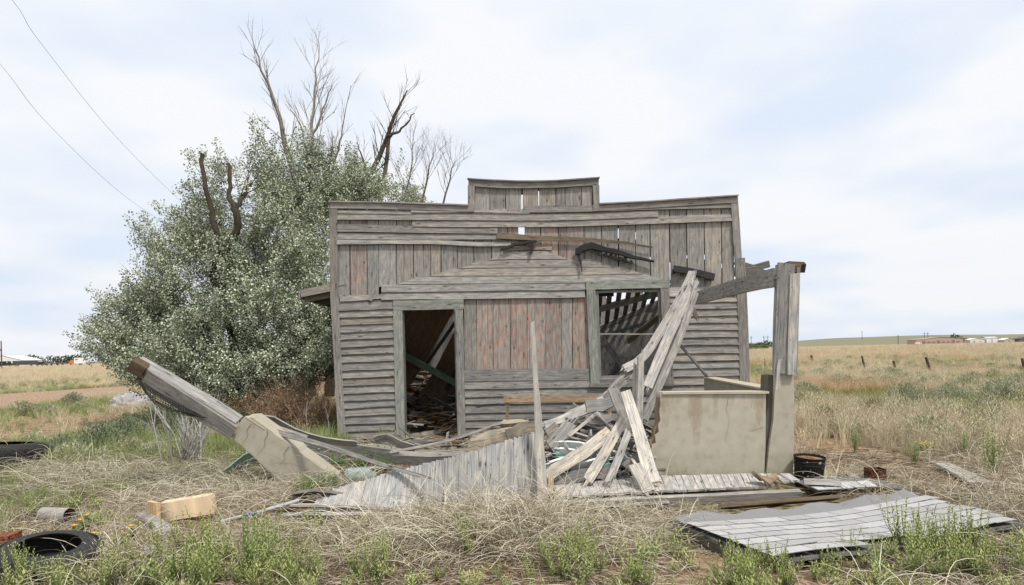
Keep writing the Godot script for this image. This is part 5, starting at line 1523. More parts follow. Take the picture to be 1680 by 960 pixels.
func build_grass() -> void:
	var dry0 := Color(0.67, 0.60, 0.46); var dry1 := Color(0.46, 0.395, 0.285)
	var kinds := {
		"dry_grass": [tuft(30, 0.26, 0.9, 0.005, dry0, dry1), tuft(26, 0.34, 0.7, 0.005, dry0, dry1, true), tuft(34, 0.16, 1.2, 0.005, dry0, dry1)],
		"tall_grass": [tuft(26, 0.52, 0.55, 0.006, dry0, dry1, true), tuft(22, 0.44, 0.8, 0.006, dry0, dry1, true)],
		"green_grass": [tuft(30, 0.22, 0.8, 0.006, Color(0.27, 0.33, 0.13), Color(0.16, 0.21, 0.08)), tuft(28, 0.30, 0.7, 0.006, Color(0.33, 0.37, 0.18), Color(0.20, 0.24, 0.10))],
	}
	var places := {}
	var tints := {}
	for k in kinds:
		places[k] = []; tints[k] = []
		for m in kinds[k]:
			places[k].append([]); tints[k].append([])
	var g := RandomNumberGenerator.new()
	g.seed = 4242
	var put := func(k: String, p: Vector3, sc: float, t: Color) -> void:
		var v: int = g.randi() % kinds[k].size()
		places[k][v].append(turned(p, sc, g.randf_range(0.75, 1.2)))
		tints[k][v].append(t)
	for band in [[2.4, 8.0, 6800], [8.0, 16.0, 20000], [16.0, 36.0, 32000], [36.0, 90.0, 30000], [90.0, 200.0, 26000]]:
		for i in band[2]:
			var d := sqrt(lerpf(band[0] * band[0], band[1] * band[1], g.randf()))
			var x := g.randf_range(-0.84, 0.84) * d * (1.5 if d < 8.0 else (1.25 if d < 36.0 else 1.0))
			var z := -d
			if blocked(x, z) or lane_at(x, z): continue
			var b := bare(x, z)
			if b > 0.25 and g.randf() < b * 0.94: continue
			var k := patches.get_noise_2d(x * 3.0 + 9.0, z * 3.0)
			var gr := patches.get_noise_2d(x * 5.0 - 70.0, z * 5.0 + 30.0)
			var green := gr > (-0.12 if d < 9.0 else 0.12)
			# verge of the lane, ground by the trees
			if x < -11.0 and z < -17.0 and z > -40.0 and x > -30.0 and g.randf() < 0.72: green = true
			if d > 60.0 and g.randf() < 0.8: green = false
			var inner := x > -2.7 and x < 2.8 and z < -6.6 and z > -11.2
			if inner and g.randf() < 0.86: continue
			if inner: green = x < -1.6 and g.randf() < 0.5
			var p := Vector3(x, height(x, z) if d < 24 else 0.0, z)
			var sc := g.randf_range(0.6, 1.1) * (1.0 if d < 40 else (1.5 if d < 90 else 2.4))
			var t := g.randf_range(0.75, 1.15)
			var tint := Color(t, t * g.randf_range(0.95, 1.02), t * g.randf_range(0.86, 1.0))
			if k < -0.2: tint = tint * Color(0.92, 0.79, 0.74)       # ruddy cheat-grass patches
			var right_field := x > 3.0 and d > 8.5
			if d > 9.0: tint = tint * 1.13
			if green:
				put.call("green_grass", p, sc * (0.62 if d < 9 else 1.0), tint * (Color(1.15, 1.05, 1.0) if right_field else Color(1, 1, 1)))
			elif (right_field or d > 14.0) and not inner and g.randf() < (0.55 if k > 0 else 0.25):
				put.call("tall_grass", p, sc, tint)
			else:
				put.call("dry_grass", p, sc * (0.6 if inner else (0.5 if d < 8 else 0.95)), tint)
	for i in 22:      # grass that grew along the foot of the concrete wall
		put.call("green_grass", Vector3(g.randf_range(1.45, 2.95), 0.0, g.randf_range(-6.97, -6.88)), g.randf_range(0.35, 0.75), Color(1.0, 0.97, 0.9))
	for k in kinds:
		for v in kinds[k].size():
			var o := scatter(self, k, kinds[k][v], M.straw, places[k][v], tints[k][v])
			tag(o, {"dry_grass": "short dry tan grass covering the ground around the store", "tall_grass": "tall dry grass with seed heads over the prairie", "green_grass": "green grass growing among the dry grass"}[k], "grass")
	# matted dead stalks
	var mats := []
	for i in 5: mats.append(tangle(34, 0.24, 0.16, 0.0028))
	var mounds := []
	for i in 4: mounds.append(tangle(60, 0.26, 0.42, 0.0034))
	var mp := [[], [], [], [], []]; var mt := [[], [], [], [], []]
	var np := [[], [], [], []]; var nt := [[], [], [], []]
	for i in 1200:
		var d := sqrt(lerpf(2.6 * 2.6, 10.0 * 10.0, g.randf()))
		var x := g.randf_range(-1.15, 1.15) * d
		if blocked(x, -d) or (x > -1.6 and x < 2.8 and d > 6.4): continue
		if bare(x, -d) > 0.5 and g.randf() < 0.85: continue
		if d > 7.0 and x > 2.6 and g.randf() < 0.6: continue
		var k := g.randi() % 5
		mp[k].append(turned(Vector3(x, height(x, -d), -d), g.randf_range(0.7, 1.2), g.randf_range(0.6, 1.1)))
		var t := g.randf_range(0.7, 1.1)
		mt[k].append(Color(t, t * 0.98, t * 0.94))
	var lm := [litter_mesh(), litter_mesh(), litter_mesh()]
	var lp := [[], [], []]; var lt := [[], [], []]
	for i in 2100:
		var d := sqrt(lerpf(2.4 * 2.4, 9.0 * 9.0, g.randf()))
		var x := g.randf_range(-1.1, 1.1) * d
		if blocked(x, -d): continue
		var k := g.randi() % 3
		lp[k].append(turned(Vector3(x, height(x, -d), -d), g.randf_range(0.7, 1.2)))
		var t := g.randf_range(0.7, 1.1)
		lt[k].append(Color(t, t * 0.98, t * 0.94))
	for k in 3:
		tag(scatter(self, "plant_litter", lm[k], M.straw, lp[k], lt[k]), "broken stems and bark littering the soil in front", "plant litter")
	for q in [[620, 900, 876, 0.33, 28], [740, 930, 872, 0.44, 40], [900, 1010, 868, 0.24, 14], [575, 660, 872, 0.34, 8], [200, 420, 800, 0.3, 20], [40, 300, 780, 0.3, 26], [1010, 1110, 858, 0.3, 10], [420, 520, 800, 0.3, 12], [1330, 1480, 770, 0.28, 8]]:
		for i in q[4]:
			var p := on_ground(g.randf_range(q[0], q[1]), q[2] + g.randf_range(-10, 34))
			if blocked(p.x, p.z): continue
			var k := g.randi() % 4
			np[k].append(turned(p, g.randf_range(0.7, 1.1), q[3] * 2.2))
			var t := g.randf_range(0.85, 1.2)
			nt[k].append(Color(t, t * 0.98, t * 0.93))
	for k in 5:
		tag(scatter(self, "dead_stalks", mats[k], M.straw, mp[k], mt[k]), "matted grey-tan dead stalks lying over the foreground", "dry weeds")
	for k in 4:
		tag(scatter(self, "straw_tangle", mounds[k], M.straw, np[k], nt[k]), "pale tangled mounds of straw before the beadboard panel", "dry weeds")
	# long pale stalks that arch in front of the panel
	var st := sh()
	for i in 120:
		var px: float = [640, 760, 830, 870, 930, 960, 985, 700, 1010, 600][g.randi() % 10] + g.randf_range(-45, 45)
		var p := on_ground(px, g.randf_range(842, 880))
		st.col = Color(0.74, 0.67, 0.55) * g.randf_range(0.75, 1.1)
		var d := Vector3(g.randf_range(-0.7, 0.7), 1.0, g.randf_range(-0.2, 0.35)).normalized()
		var l := g.randf_range(0.25, 0.75)
		var pts := [p]
		for j in 8:
			d = (d + Vector3(g.randf_range(-0.22, 0.22), -0.13, g.randf_range(-0.1, 0.14))).normalized()
			p = p + d * l / 8.0
			pts.append(p)
		st.tube(pts, 0.0034, 0.0016, 3)
	var so := single("dry_stalks", st, M.straw, "long pale dry stalks arching up before the beadboard panel", "dry weeds")
	so.set_meta("kind", "stuff")

func build_weeds() -> void:
	var light := Color(0.29, 0.345, 0.135)
	var wm := [weed(0.36, 8, light), weed(0.30, 10, light * 0.92), weed(0.42, 7, light * 1.05), weed(0.24, 9, light * 0.95), weed(0.45, 12, Color(0.26, 0.33, 0.14))]
	var groups := [
		["leafy green weed in front of the old tire at the lower left", [[18, 956, 0.8], [45, 958, 0.7], [80, 966, 0.7], [112, 962, 0.7], [150, 958, 0.75], [170, 966, 0.9], [195, 955, 0.8], [30, 978, 0.8], [110, 984, 0.85]]],
		["leafy green weed in the patch right of the white paper scraps", [[270, 935, 1.0], [300, 920, 1.0], [318, 945, 1.1], [335, 915, 0.9], [352, 935, 1.0], [290, 955, 1.0], [372, 925, 0.8], [395, 935, 0.9], [415, 945, 1.15], [432, 920, 0.85], [450, 935, 1.0], [468, 925, 0.85], [440, 960, 0.9], [400, 965, 0.8], [335, 968, 0.9], [240, 950, 0.9], [222, 930, 0.7], [480, 950, 0.9], [505, 945, 0.7], [530, 955, 0.7], [380, 900, 0.6], [360, 960, 0.9], [310, 975, 1.0], [270, 975, 0.9], [420, 978, 1.0], [455, 980, 1.0]]],
		["leafy green weed among the straw below the beadboard panel", [[700, 905, 0.8], [735, 900, 0.75], [775, 920, 0.9], [790, 905, 0.7], [720, 955, 0.6], [725, 880, 0.6], [640, 935, 0.7], [620, 955, 0.8], [590, 950, 0.7], [815, 955, 0.6]]],
		["leafy green weed in the bushy patch before the flat porch flooring", [[900, 935, 0.7], [920, 920, 0.8], [945, 930, 0.95], [965, 925, 0.85], [935, 955, 0.8], [985, 940, 0.7], [960, 958, 0.8], [912, 950, 0.8], [950, 910, 0.7], [1040, 945, 0.5], [1060, 958, 0.6], [870, 958, 0.6]]],
		["leafy green weed at the left corner of the shingled roof piece", [[1205, 940, 0.9], [1225, 950, 1.0], [1243, 938, 0.7], [1280, 938, 0.75], [1215, 965, 0.9], [1180, 955, 0.6], [1290, 962, 0.6]]],
		["leafy green weed at the right edge of the shingled roof piece", [[1395, 918, 0.7], [1480, 900, 1.0], [1500, 915, 1.05], [1520, 908, 1.0], [1540, 925, 0.9], [1510, 940, 1.0], [1560, 905, 0.9], [1600, 905, 0.95], [1585, 930, 0.9], [1630, 925, 0.8], [1655, 915, 0.8], [1485, 950, 1.0], [1550, 955, 0.9], [1610, 950, 0.9], [1660, 950, 1.0], [1450, 945, 0.7]]],
	]
	for q in groups:
		var row: Array = q[1]
		row.sort_custom(func(a, b): return a[0] < b[0])
		for i in row.size():
			var w: Array = row[i]
			var p := on_ground(w[0], minf(w[1], 985))
			var o := MeshInstance3D.new()
			o.name = "green_weed"
			o.mesh = wm[rng.randi() % 4] if w[2] < 1.15 else wm[4]
			o.material_override = M.leaf
			o.transform = turned(p, w[2] * rng.randf_range(0.85, 1.1))
			add_child(o, true)
			tag(o, ORDINAL[i] + " green weed from the left" + q[0].trim_prefix("leafy green weed"), "weed", q[0].replace("leafy green weed", "green weeds"))
	# low seedlings between them, too many to count
	var seed_mesh := [weed(0.14, 5, light), weed(0.18, 6, light * 1.1), weed(0.11, 6, Color(0.36, 0.38, 0.18))]
	var wp := [[], [], []]; var wt := [[], [], []]
	for i in 850:
		var d := sqrt(lerpf(10.0, 42.0, rng.randf()))
		var x := rng.randf_range(-0.8, 0.8) * d
		if blocked(x, -d) or d > 5.9 and x > -2.0 and x < 3.0: continue
		if patches.get_noise_2d(x * 14.0 + 5.0, d * 14.0) < 0.06: continue
		var k := rng.randi() % 3
		wp[k].append(turned(Vector3(x, height(x, -d), -d), rng.randf_range(0.6, 1.3)))
		var t := rng.randf_range(0.8, 1.15)
		wt[k].append(Color(t, t, t))
	for k in 3:
		tag(scatter(self, "seedlings", seed_mesh[k], M.leaf, wp[k], wt[k]), "low green seedlings spread over the foreground soil", "weeds")
	# greener plants behind the toppled pier and by the beadboard
	var gm := [weed(0.3, 12, Color(0.12, 0.22, 0.05)), weed(0.24, 14, Color(0.15, 0.25, 0.06))]
	var k9 := 0
	for w in [[500, 822, 0.8], [520, 812, 1.0], [545, 808, 0.9], [560, 790, 1.2], [575, 762, 1.0], [590, 775, 1.2], [610, 768, 1.3], [625, 782, 0.9], [640, 770, 1.0]]:
		var o := MeshInstance3D.new()
		o.name = "green_weed"
		o.mesh = gm[rng.randi() % 2]
		o.material_override = M.leaf
		o.transform = turned(on_ground(w[0], w[1]), w[2])
		add_child(o, true)
		tag(o, ORDINAL[k9] + " bright green weed from the left, between toppled pier and beadboard panel", "weed", "bright green weeds behind the beadboard")
		k9 += 1
	for w in [[1402, 742, 0.75, "dark green milkweed growing alone on the bare soil right of the bucket"], [1500, 764, 0.7, "green milkweed beside the yellow flower in the right field"], [1630, 780, 1.15, "tall green milkweed in the dry grass on the far right"], [1612, 726, 0.8, "green milkweed standing behind the tall one on the far right"], [1580, 748, 0.7, "small green milkweed above the long weathered plank"]]:
		var o := MeshInstance3D.new()
		o.name = "milkweed"
		o.mesh = wm[4]
		o.material_override = M.leaf
		o.transform = turned(on_ground(w[0], w[1]), w[2])
		add_child(o, true)
		tag(o, w[3], "weed", "milkweeds in the right field")
	# sagebrush
	var sage := [bush(0.62, 0.52, 1100, Color(0.37, 0.39, 0.27)), bush(0.52, 0.5, 1000, Color(0.33, 0.36, 0.235))]
	for w in [[1345, 622, 1.0, "sagebrush nearest the boxed post, beyond it"], [1358, 612, 0.8, "pale sagebrush behind the one beyond the boxed post"], [1375, 632, 0.9, "sagebrush low beside the two near the boxed post"], [1320, 655, 1.1, "broad grey-green sagebrush just right of the boxed post"], [1488, 668, 1.25, "large sagebrush in the middle of the right field, leftmost of its row"], [1530, 672, 0.9, "sagebrush with dry stalks in the row in the right field"], [1556, 664, 1.0, "second large sagebrush in the row in the right field"], [1590, 668, 0.8, "small sagebrush at the end of the row in the right field"], [1648, 662, 1.3, "dark green sagebrush right of the row in the right field"], [1676, 640, 1.2, "sagebrush at the picture's right edge"], [1655, 596, 1.0, "distant sagebrush under the far sheds"], [1500, 612, 1.0, "distant sagebrush beside the leaning fence posts"], [1440, 620, 0.8, "small distant sagebrush between the fence posts"], [1300, 628, 0.9, "sagebrush close behind the foot of the boxed post"]]:
		var o := MeshInstance3D.new()
		o.name = "sagebrush"
		o.mesh = sage[rng.randi() % 2]
		o.material_override = M.leaf
		o.transform = turned(on_ground(w[0], w[1]), w[2] * 0.82)
		add_child(o, true)
		tag(o, w[3], "shrub", "sagebrush in the right field")
	var darkb := [bush(0.5, 0.5, 1000, Color(0.14, 0.18, 0.09)), bush(0.42, 0.45, 900, Color(0.22, 0.26, 0.16))]
	for w in [[165, 742, 1.0, 1, "grey-green weedy bush behind the big tire"], [205, 725, 0.9, 1, "grey-green weedy bush left of the white plastic sheet"], [215, 712, 0.8, 0, "dark bush just below the white plastic sheet"], [262, 712, 1.1, 0, "dark bush behind the bleached dead shrub"], [330, 700, 1.2, 0, "dark bush under the raised end of the toppled post"], [300, 720, 0.9, 0, "dark bush in the shade between plastic sheet and dead shrub"], [120, 665, 0.9, 1, "pale green bush on the verge of the dirt lane"], [375, 712, 1.0, 0, "dark bush below the middle of the toppled post"], [100, 750, 0.7, 1, "small grey-green weedy bush touching the big tire"]]:
		var o := MeshInstance3D.new()
		o.name = "weedy_bush"
		o.mesh = darkb[w[3]]
		o.material_override = M.leaf
		o.transform = turned(on_ground(w[0], w[1]), w[2])
		add_child(o, true)
		tag(o, w[4], "shrub", "bushes left of the store")
	var low := [bush(0.3, 0.24, 260, Color(0.36, 0.38, 0.25)), bush(0.26, 0.3, 260, Color(0.42, 0.41, 0.25))]
	var sp := [[], []]; var sct := [[], []]
	for i in 900:
		var d := sqrt(lerpf(81.0, 4900.0, pow(rng.randf(), 1.5)))
		var x := rng.randf_range(0.26, 0.84) * d if rng.randf() < 0.8 else rng.randf_range(-0.84, -0.4) * d
		if blocked(x, -d) or lane_at(x, -d) or bare(x, -d) > 0.4: continue
		if patches.get_noise_2d(x * 4.0 + 33.0, d * 4.0) < -0.05: continue
		var k := rng.randi() % 2
		sp[k].append(turned(Vector3(x, 0.0, -d), rng.randf_range(0.6, 1.5)))
		var t := rng.randf_range(0.8, 1.2)
		sct[k].append(Color(t, t, t))
	for k in 2:
		tag(scatter(self, "low_sage", low[k], M.leaf, sp[k], sct[k]), "low grey-green sage dotted through the dry prairie grass", "sage")
	# bleached dead shrub
	var D := sh(Color(0.66, 0.63, 0.60))
	var b := on_ground(310, 772)
	for i in 17:
		D.col = Color(0.72, 0.69, 0.65) * rng.randf_range(0.75, 1.1)
		twigs(D, b + Vector3(rng.randf_range(-0.25, 0.3), 0, rng.randf_range(-0.2, 0.2)), Vector3(rng.randf_range(-0.8, 0.9), 1, rng.randf_range(-0.4, 0.5)).normalized(), rng.randf_range(0.42, 0.72), 0.013, 2, 0.7, 0.03, [])
	single("dead_shrub", D, M.plaster, "bleached white dead shrub with bare forked branches below the toppled post", "shrub")
	var E := sh(Color(0.5, 0.47, 0.43))
	for q in [[505, 712, 0.42], [540, 712, 0.3], [490, 716, 0.25]]:
		twigs(E, at(q[0], q[1], 9.6), Vector3(0.05, 1, 0), q[2], 0.008, 1, 0.5, 0.1, [])
	single("dead_sapling", E, M.plaster, "thin bleached dead sapling beside the left corner of the store", "shrub")

# ---------------------------------------------------------------- litter
func tyre(called: String, label: String, p: Vector3, R: float, w: float, b: Basis, worn: float) -> void:
	var T := thing(called, label, "tire", p, "old tires")
	var s := sh(grey(worn))
	var xf := Transform3D(b, Vector3.ZERO)
	var hw2 := w * 0.5
	var pr := []
	for i in 13:     # outer carcass from bead to bead
		var a := PI * i / 12.0
		pr.append(Vector2(R * 0.60 + R * 0.40 * pow(sin(a), 0.55), -cos(a) * hw2))
	s.lathe(pr, 40, xf)
	part(T, "carcass", s, M.rubber)
	s = sh(grey(worn * 0.6))
	var pi := []
	for i in 9:
		var a := PI * i / 8.0
		pi.append(Vector2(R * 0.60 + R * 0.33 * pow(sin(a), 0.6), cos(a) * hw2 * 0.9))
	s.lathe(pi, 40, xf)
	part(T, "inner_liner", s, M.rubber)
	s = sh(grey(worn * 1.1))
	for i in 44:
		var a := TAU * i / 44.0
		for j in 3:
			var c := Vector3(cos(a + j * 0.04) * (R + 0.001), (j - 1) * w * 0.24, sin(a + j * 0.04) * (R + 0.001))
			s.box(b * c, Vector3(0.012, w * 0.19, R * 0.10), b * Basis(Vector3(cos(a), 0, sin(a)), Vector3.UP, Vector3(cos(a), 0, sin(a)).cross(Vector3.UP)))
	var tr := part(T, "tread", s, M.rubber)
	tr.set_meta("kind", "stuff")

func build_litter() -> void:
	for q in [[92, 862, 0.26], [92, 880, 0.2], [300, 856, 0.34], [300, 875, 0.26], [82, 930, 0.36], [80, 945, 0.3], [425, 852, 0.25], [380, 862, 0.2], [470, 846, 0.2], [1326, 800, 0.2], [1436, 795, 0.14], [1400, 788, 0.15], [1570, 790, 0.22], [1595, 800, 0.2], [250, 868, 0.16], [400, 785, 0.22], [10, 908, 0.2], [560, 856, 0.25], [510, 856, 0.25], [600, 856, 0.22], [640, 858, 0.18]]:
		var p := on_ground(q[0], q[1])
		clear_of.append(Vector3(p.x, p.z, q[2]))
	tyre("old_tire", "black old tire lying tilted among green weeds at the lower left", on_ground(80, 938) + Vector3(0, 0.09, 0), 0.31, 0.19, Basis.from_euler(Vector3(0.16, 0.3, -0.08)), 0.05)
	tyre("old_tire", "large black tire half hidden in dry grass at the left edge", on_ground(-22, 778) + Vector3(-0.02, 0.17, -0.36), 0.52, 0.36, Basis.from_euler(Vector3(-0.06, 0.0, -0.03)), 0.04)
	# grey can on its side
	var C := thing("grey_can", "grey-beige metal can lying on its side in the weeds", "can", on_ground(92, 858) + Vector3(0, 0.068, 0))
	var xf := Transform3D(Basis.from_euler(Vector3(0, -0.25, -PI * 0.5)), Vector3.ZERO)
	var s := sh(Color(0.56, 0.52, 0.49))
	s.lathe([Vector2(0.0, -0.15), Vector2(0.06, -0.148), Vector2(0.066, -0.142), Vector2(0.067, 0.0), Vector2(0.068, 0.14), Vector2(0.071, 0.145), Vector2(0.071, 0.15), Vector2(0.066, 0.15)], 28, xf)
	part(C, "body", s, M.plaster)
	s = sh(Color(0.20, 0.18, 0.16))
	s.lathe([Vector2(0.066, 0.15), Vector2(0.063, -0.13), Vector2(0.0, -0.135)], 28, xf)
	part(C, "inside", s, M.plaster)
	# pale lumber offcuts
	var L := thing("lumber_block", "pale fresh-cut lumber block lying in the weeds, upper of two", "lumber", on_ground(302, 852), "lumber offcuts")
	var bb := Basis.from_euler(Vector3(0.03, 0.12, 0.12))
	s = sh(Color(0.95, 0.86, 0.74))
	s.box(bb * Vector3(0.06, 0.10, 0), Vector3(0.42, 0.165, 0.12), bb)
	part(L, "block", s, M.wood_fresh)
	s = sh(Color(0.80, 0.62, 0.44))
	s.board([Vector3(-0.24, 0.0, 0.05), Vector3(-0.24, 0.17, 0.05)], 0.15, 0.035, Vector3(0.8, 0, 0.5), {"jag": 0.006})
	part(L, "end_block", s, M.wood_fresh)
	timber("grey lumber offcut with a pale sawn end, lower of two", [on_ground(232, 850) + Vector3(0, 0.03, 0.02), on_ground(258, 866) + Vector3(0, 0.03, 0), on_ground(284, 876) + Vector3(0, 0.02, 0.05)], 0.10, 0.05, {"g": 0.85, "n": 3, "across": Vector3(0.4, 0.1, -1), "called": "lumber_offcut", "cat": "lumber"}, "lumber offcuts")
	# white pipe
	var P := thing("white_pipe", "thin white plastic pipe with a blue band lying in the straw", "pipe", on_ground(425, 850))
	s = sh(Color(0.66, 0.67, 0.68))
	s.tube([on_ground(362, 862) - P.position + Vector3(0, 0.03, 0), Vector3(0, 0.05, 0), on_ground(490, 838) - P.position + Vector3(0, 0.09, 0)], 0.015, 0.015, 10, true)
	part(P, "tube", s, M.plaster)
	s = sh(Color(0.10, 0.18, 0.42))
	var pd := (on_ground(490, 838) + Vector3(0, 0.04, 0) - on_ground(425, 850)).normalized()
	s.tube([Vector3(0, 0.05, 0) - pd * 0.13, Vector3(0, 0.05, 0) - pd * 0.02], 0.0165, 0.0165, 10, true)
	part(P, "blue_band", s, M.plaster)
	# black bucket
	var B := thing("black_bucket", "rusted black metal bucket with pale scuffs standing beside the pier", "bucket", on_ground(1326, 799))
	xf = Transform3D(Basis.from_euler(Vector3(0.06, 0, -0.05)), Vector3.ZERO)
	s = sh(grey(0.022))
	s.lathe([Vector2(0.0, 0.0), Vector2(0.125, 0.0), Vector2(0.128, 0.01), Vector2(0.133, 0.10), Vector2(0.137, 0.105), Vector2(0.137, 0.115), Vector2(0.134, 0.12), Vector2(0.142, 0.22), Vector2(0.146, 0.225), Vector2(0.146, 0.235), Vector2(0.143, 0.24), Vector2(0.147, 0.295), Vector2(0.153, 0.30), Vector2(0.154, 0.31), Vector2(0.148, 0.312), Vector2(0.143, 0.30), Vector2(0.14, 0.28)], 36, xf)
	part(B, "body", s, M.rust)
	s = sh(Color(0.34, 0.22, 0.16))
	s.lathe([Vector2(0.142, 0.287), Vector2(0.07, 0.292), Vector2(0.0, 0.288)], 30, xf)
	part(B, "earth_fill", s, M.dirt)
	s = sh(grey(0.36))
	for i in 26:
		var a := rng.randf_range(0.1, PI * 0.85)
		var y := rng.randf_range(0.06, 0.27)
		var r := lerpf(0.131, 0.1475, y / 0.29) + 0.002
		var w := rng.randf_range(0.02, 0.12); var h := rng.randf_range(0.003, 0.03)
		s.col = grey(rng.randf_range(0.12, 0.42))
		s.quad(xf * Vector3(cos(a + w) * r, y, sin(a + w) * r), xf * Vector3(cos(a) * r, y + 0.004, sin(a) * r), xf * Vector3(cos(a) * r, y + h, sin(a) * r), xf * Vector3(cos(a + w) * r, y + h * 0.8, sin(a + w) * r))
	var sc := part(B, "paint_scuffs", s, M.plain)
	sc.set_meta("kind", "stuff")
	# rusted can
	var R := thing("rusted_can", "small square rusted can open at the top, standing on bare soil", "can", on_ground(1436, 793))
	s = sh(Color(0.16, 0.065, 0.035))
	for q in [[Vector3(-0.075, 0.075, 0), Vector3(0.006, 0.15, 0.13)], [Vector3(0.075, 0.075, 0), Vector3(0.006, 0.15, 0.13)], [Vector3(0, 0.075, -0.065), Vector3(0.144, 0.15, 0.006)], [Vector3(0, 0.06, 0.065), Vector3(0.144, 0.12, 0.006)]]:
		s.box(q[0], q[1])
	s.box(Vector3(0, 0.004, 0), Vector3(0.14, 0.006, 0.12))
	part(R, "body", s, M.rust)
	s = sh(Color(0.05, 0.03, 0.025))
	s.box(Vector3(0, 0.05, 0), Vector3(0.138, 0.05, 0.118))
	part(R, "dark_inside", s, M.rust)
	# rusty block at the left edge
	var K := thing("rusty_tank", "rust-red metal tank corner with a round fitting at the lower left edge", "tank", on_ground(2, 912))
	s = sh(Color(0.30, 0.115, 0.06))
	s.box(Vector3(-0.03, 0.075, -0.02), Vector3(0.24, 0.15, 0.16), Basis.from_euler(Vector3(0, 0.2, 0.03)))
	part(K, "body", s, M.rust)
	s = sh(Color(0.45, 0.42, 0.38))
	s.lathe([Vector2(0.0, 0.03), Vector2(0.022, 0.028), Vector2(0.026, 0.0)], 16, Transform3D(Basis.from_euler(Vector3(0, 0.2, -PI / 2)), Vector3(0.088, 0.08, 0.0)))
	part(K, "fitting", s, M.rust)
	# crumpled white plastic
	s = sh(Color(0.62, 0.62, 0.64))
	var c0 := at(214, 672, 19.6); c0.y = 0.0
	crumple(s, c0, 0.62, 0.5, 0.4, 3)
	single("plastic_sheet", s, M.plaster, "crumpled white plastic sheet heaped on the soil under the raised post", "plastic sheet")
	# paper scraps
	var pl := ["torn white paper scrap caught in the green weeds, upper one", "torn white paper scrap caught in the green weeds, lower one", "white paper scrap lying beyond the grey can", "shredded white paper lying beside the rusty tank"]
	var pp := [[260, 892], [246, 912], [205, 842], [48, 895]]
	for i in 4:
		s = sh(Color(0.74, 0.77, 0.76))
		crumple(s, on_ground(pp[i][0], pp[i][1]) + Vector3(0, 0.01, 0), [0.07, 0.05, 0.06, 0.07][i], [0.12, 0.06, 0.03, 0.03][i], 0.05, 20 + i)
		single("paper_scrap", s, M.plaster, pl[i], "paper", "white paper scraps")
	# green mottled panel in the straw
	s = sh(Color(0.36, 0.52, 0.46))
	s.board([on_ground(365, 790) + Vector3(0, 0.04, 0), on_ground(395, 782) + Vector3(0, 0.13, 0), on_ground(430, 770) + Vector3(0, 0.2, 0)], 0.24, 0.012, Vector3(0.15, 0.6, 1.0), {"jag": 0.05, "wob": 0.03, "tint_wob": 0.2})
	single("mottled_panel", s, M.felt, "pale green mottled sheet lying in straw beneath the toppled pier", "sheet")
	# clear glass jug
	s = sh()
	s.lathe([Vector2(0.0, -0.16), Vector2(0.085, -0.155), Vector2(0.10, -0.13), Vector2(0.10, 0.05), Vector2(0.085, 0.10), Vector2(0.04, 0.14), Vector2(0.032, 0.17)], 28, Transform3D(Basis.from_euler(Vector3(0.1, 0.2, -PI / 2)), on_ground(588, 800) + Vector3(0, 0.10, -0.1)))
	single("glass_jug", s, M.glass, "clear glass jug lying behind the low end of the beadboard", "jug")
	# stones / clods
	s = sh(Color(0.33, 0.24, 0.17))
	crumple(s, on_ground(148, 728), 0.26, 0.11, 0.16, 31)
	single("dirt_clod", s, M.dirt, "brown flat clod of earth behind the big tire", "clod")
	# yellow prickly pear flowers
	var yl := ["yellow cactus flower nearest the old tire's right rim", "yellow cactus flower right of the one at the tire", "pale yellow cactus flower bud left of the paper scrap", "yellow cactus flower highest of the cluster behind the tire", "yellow cactus flower left of the highest in the cluster", "yellow cactus flower lowest of the cluster behind the tire"]
	var yp := [[155, 892, 0.10], [216, 880, 0.10], [204, 889, 0.08], [143, 864, 0.12], [132, 868, 0.10], [122, 876, 0.09]]
	for i in 6:
		var fp := on_ground(yp[i][0], yp[i][1] + 8)
		var F := thing("cactus_flower", yl[i], "flower", fp, "yellow cactus flowers")
		s = sh(Color(0.78, 0.56, 0.08) if i != 2 else Color(0.62, 0.48, 0.22))
		var h: float = yp[i][2]
		for k in 14:
			var a := TAU * k / 7.0 + (0.4 if k > 6 else 0.0)
			var d := Vector3(cos(a) * 0.7, 0.9 if k > 6 else 0.5, sin(a) * 0.7).normalized()
			s.leaf(Vector3(0, h, 0), d, d.cross(Vector3.UP).normalized(), 0.034, 0.026)
		part(F, "petals", s, M.leaf)
		s = sh(Color(0.17, 0.22, 0.09))
		s.lathe([Vector2(0.0, 0.0), Vector2(0.02, 0.01), Vector2(0.045, h * 0.5), Vector2(0.03, h * 0.85), Vector2(0.0, h)], 10, Transform3D(Basis().scaled(Vector3(1, 1, 0.4)).rotated(Vector3.UP, i * 1.3), Vector3.ZERO))
		part(F, "pad", s, M.plaster)
	var Y := thing("yellow_flower_clump", "bright yellow flower clump alone in the dry grass of the right field", "flower", on_ground(1520, 742))
	s = sh(Color(0.78, 0.70, 0.08))
	for k in 60:
		var a := rng.randf() * TAU
		var d := Vector3(cos(a), rng.randf_range(0.2, 1.0), sin(a)).normalized()
		s.leaf(Vector3(rng.randf_range(-0.12, 0.1), rng.randf_range(0.07, 0.12), rng.randf_range(-0.05, 0.05)), d, d.cross(Vector3.UP).normalized(), 0.035, 0.024)
	part(Y, "petals", s, M.leaf)
	s = sh(Color(0.16, 0.22, 0.08))
	for k in 30:
		var a := rng.randf() * TAU
		s.leaf(Vector3(rng.randf_range(-0.1, 0.1), 0.02, 0), Vector3(cos(a), 1.0, sin(a)).normalized(), Vector3(sin(a), 0, -cos(a)), 0.09, 0.016)
	part(Y, "leaves", s, M.leaf)

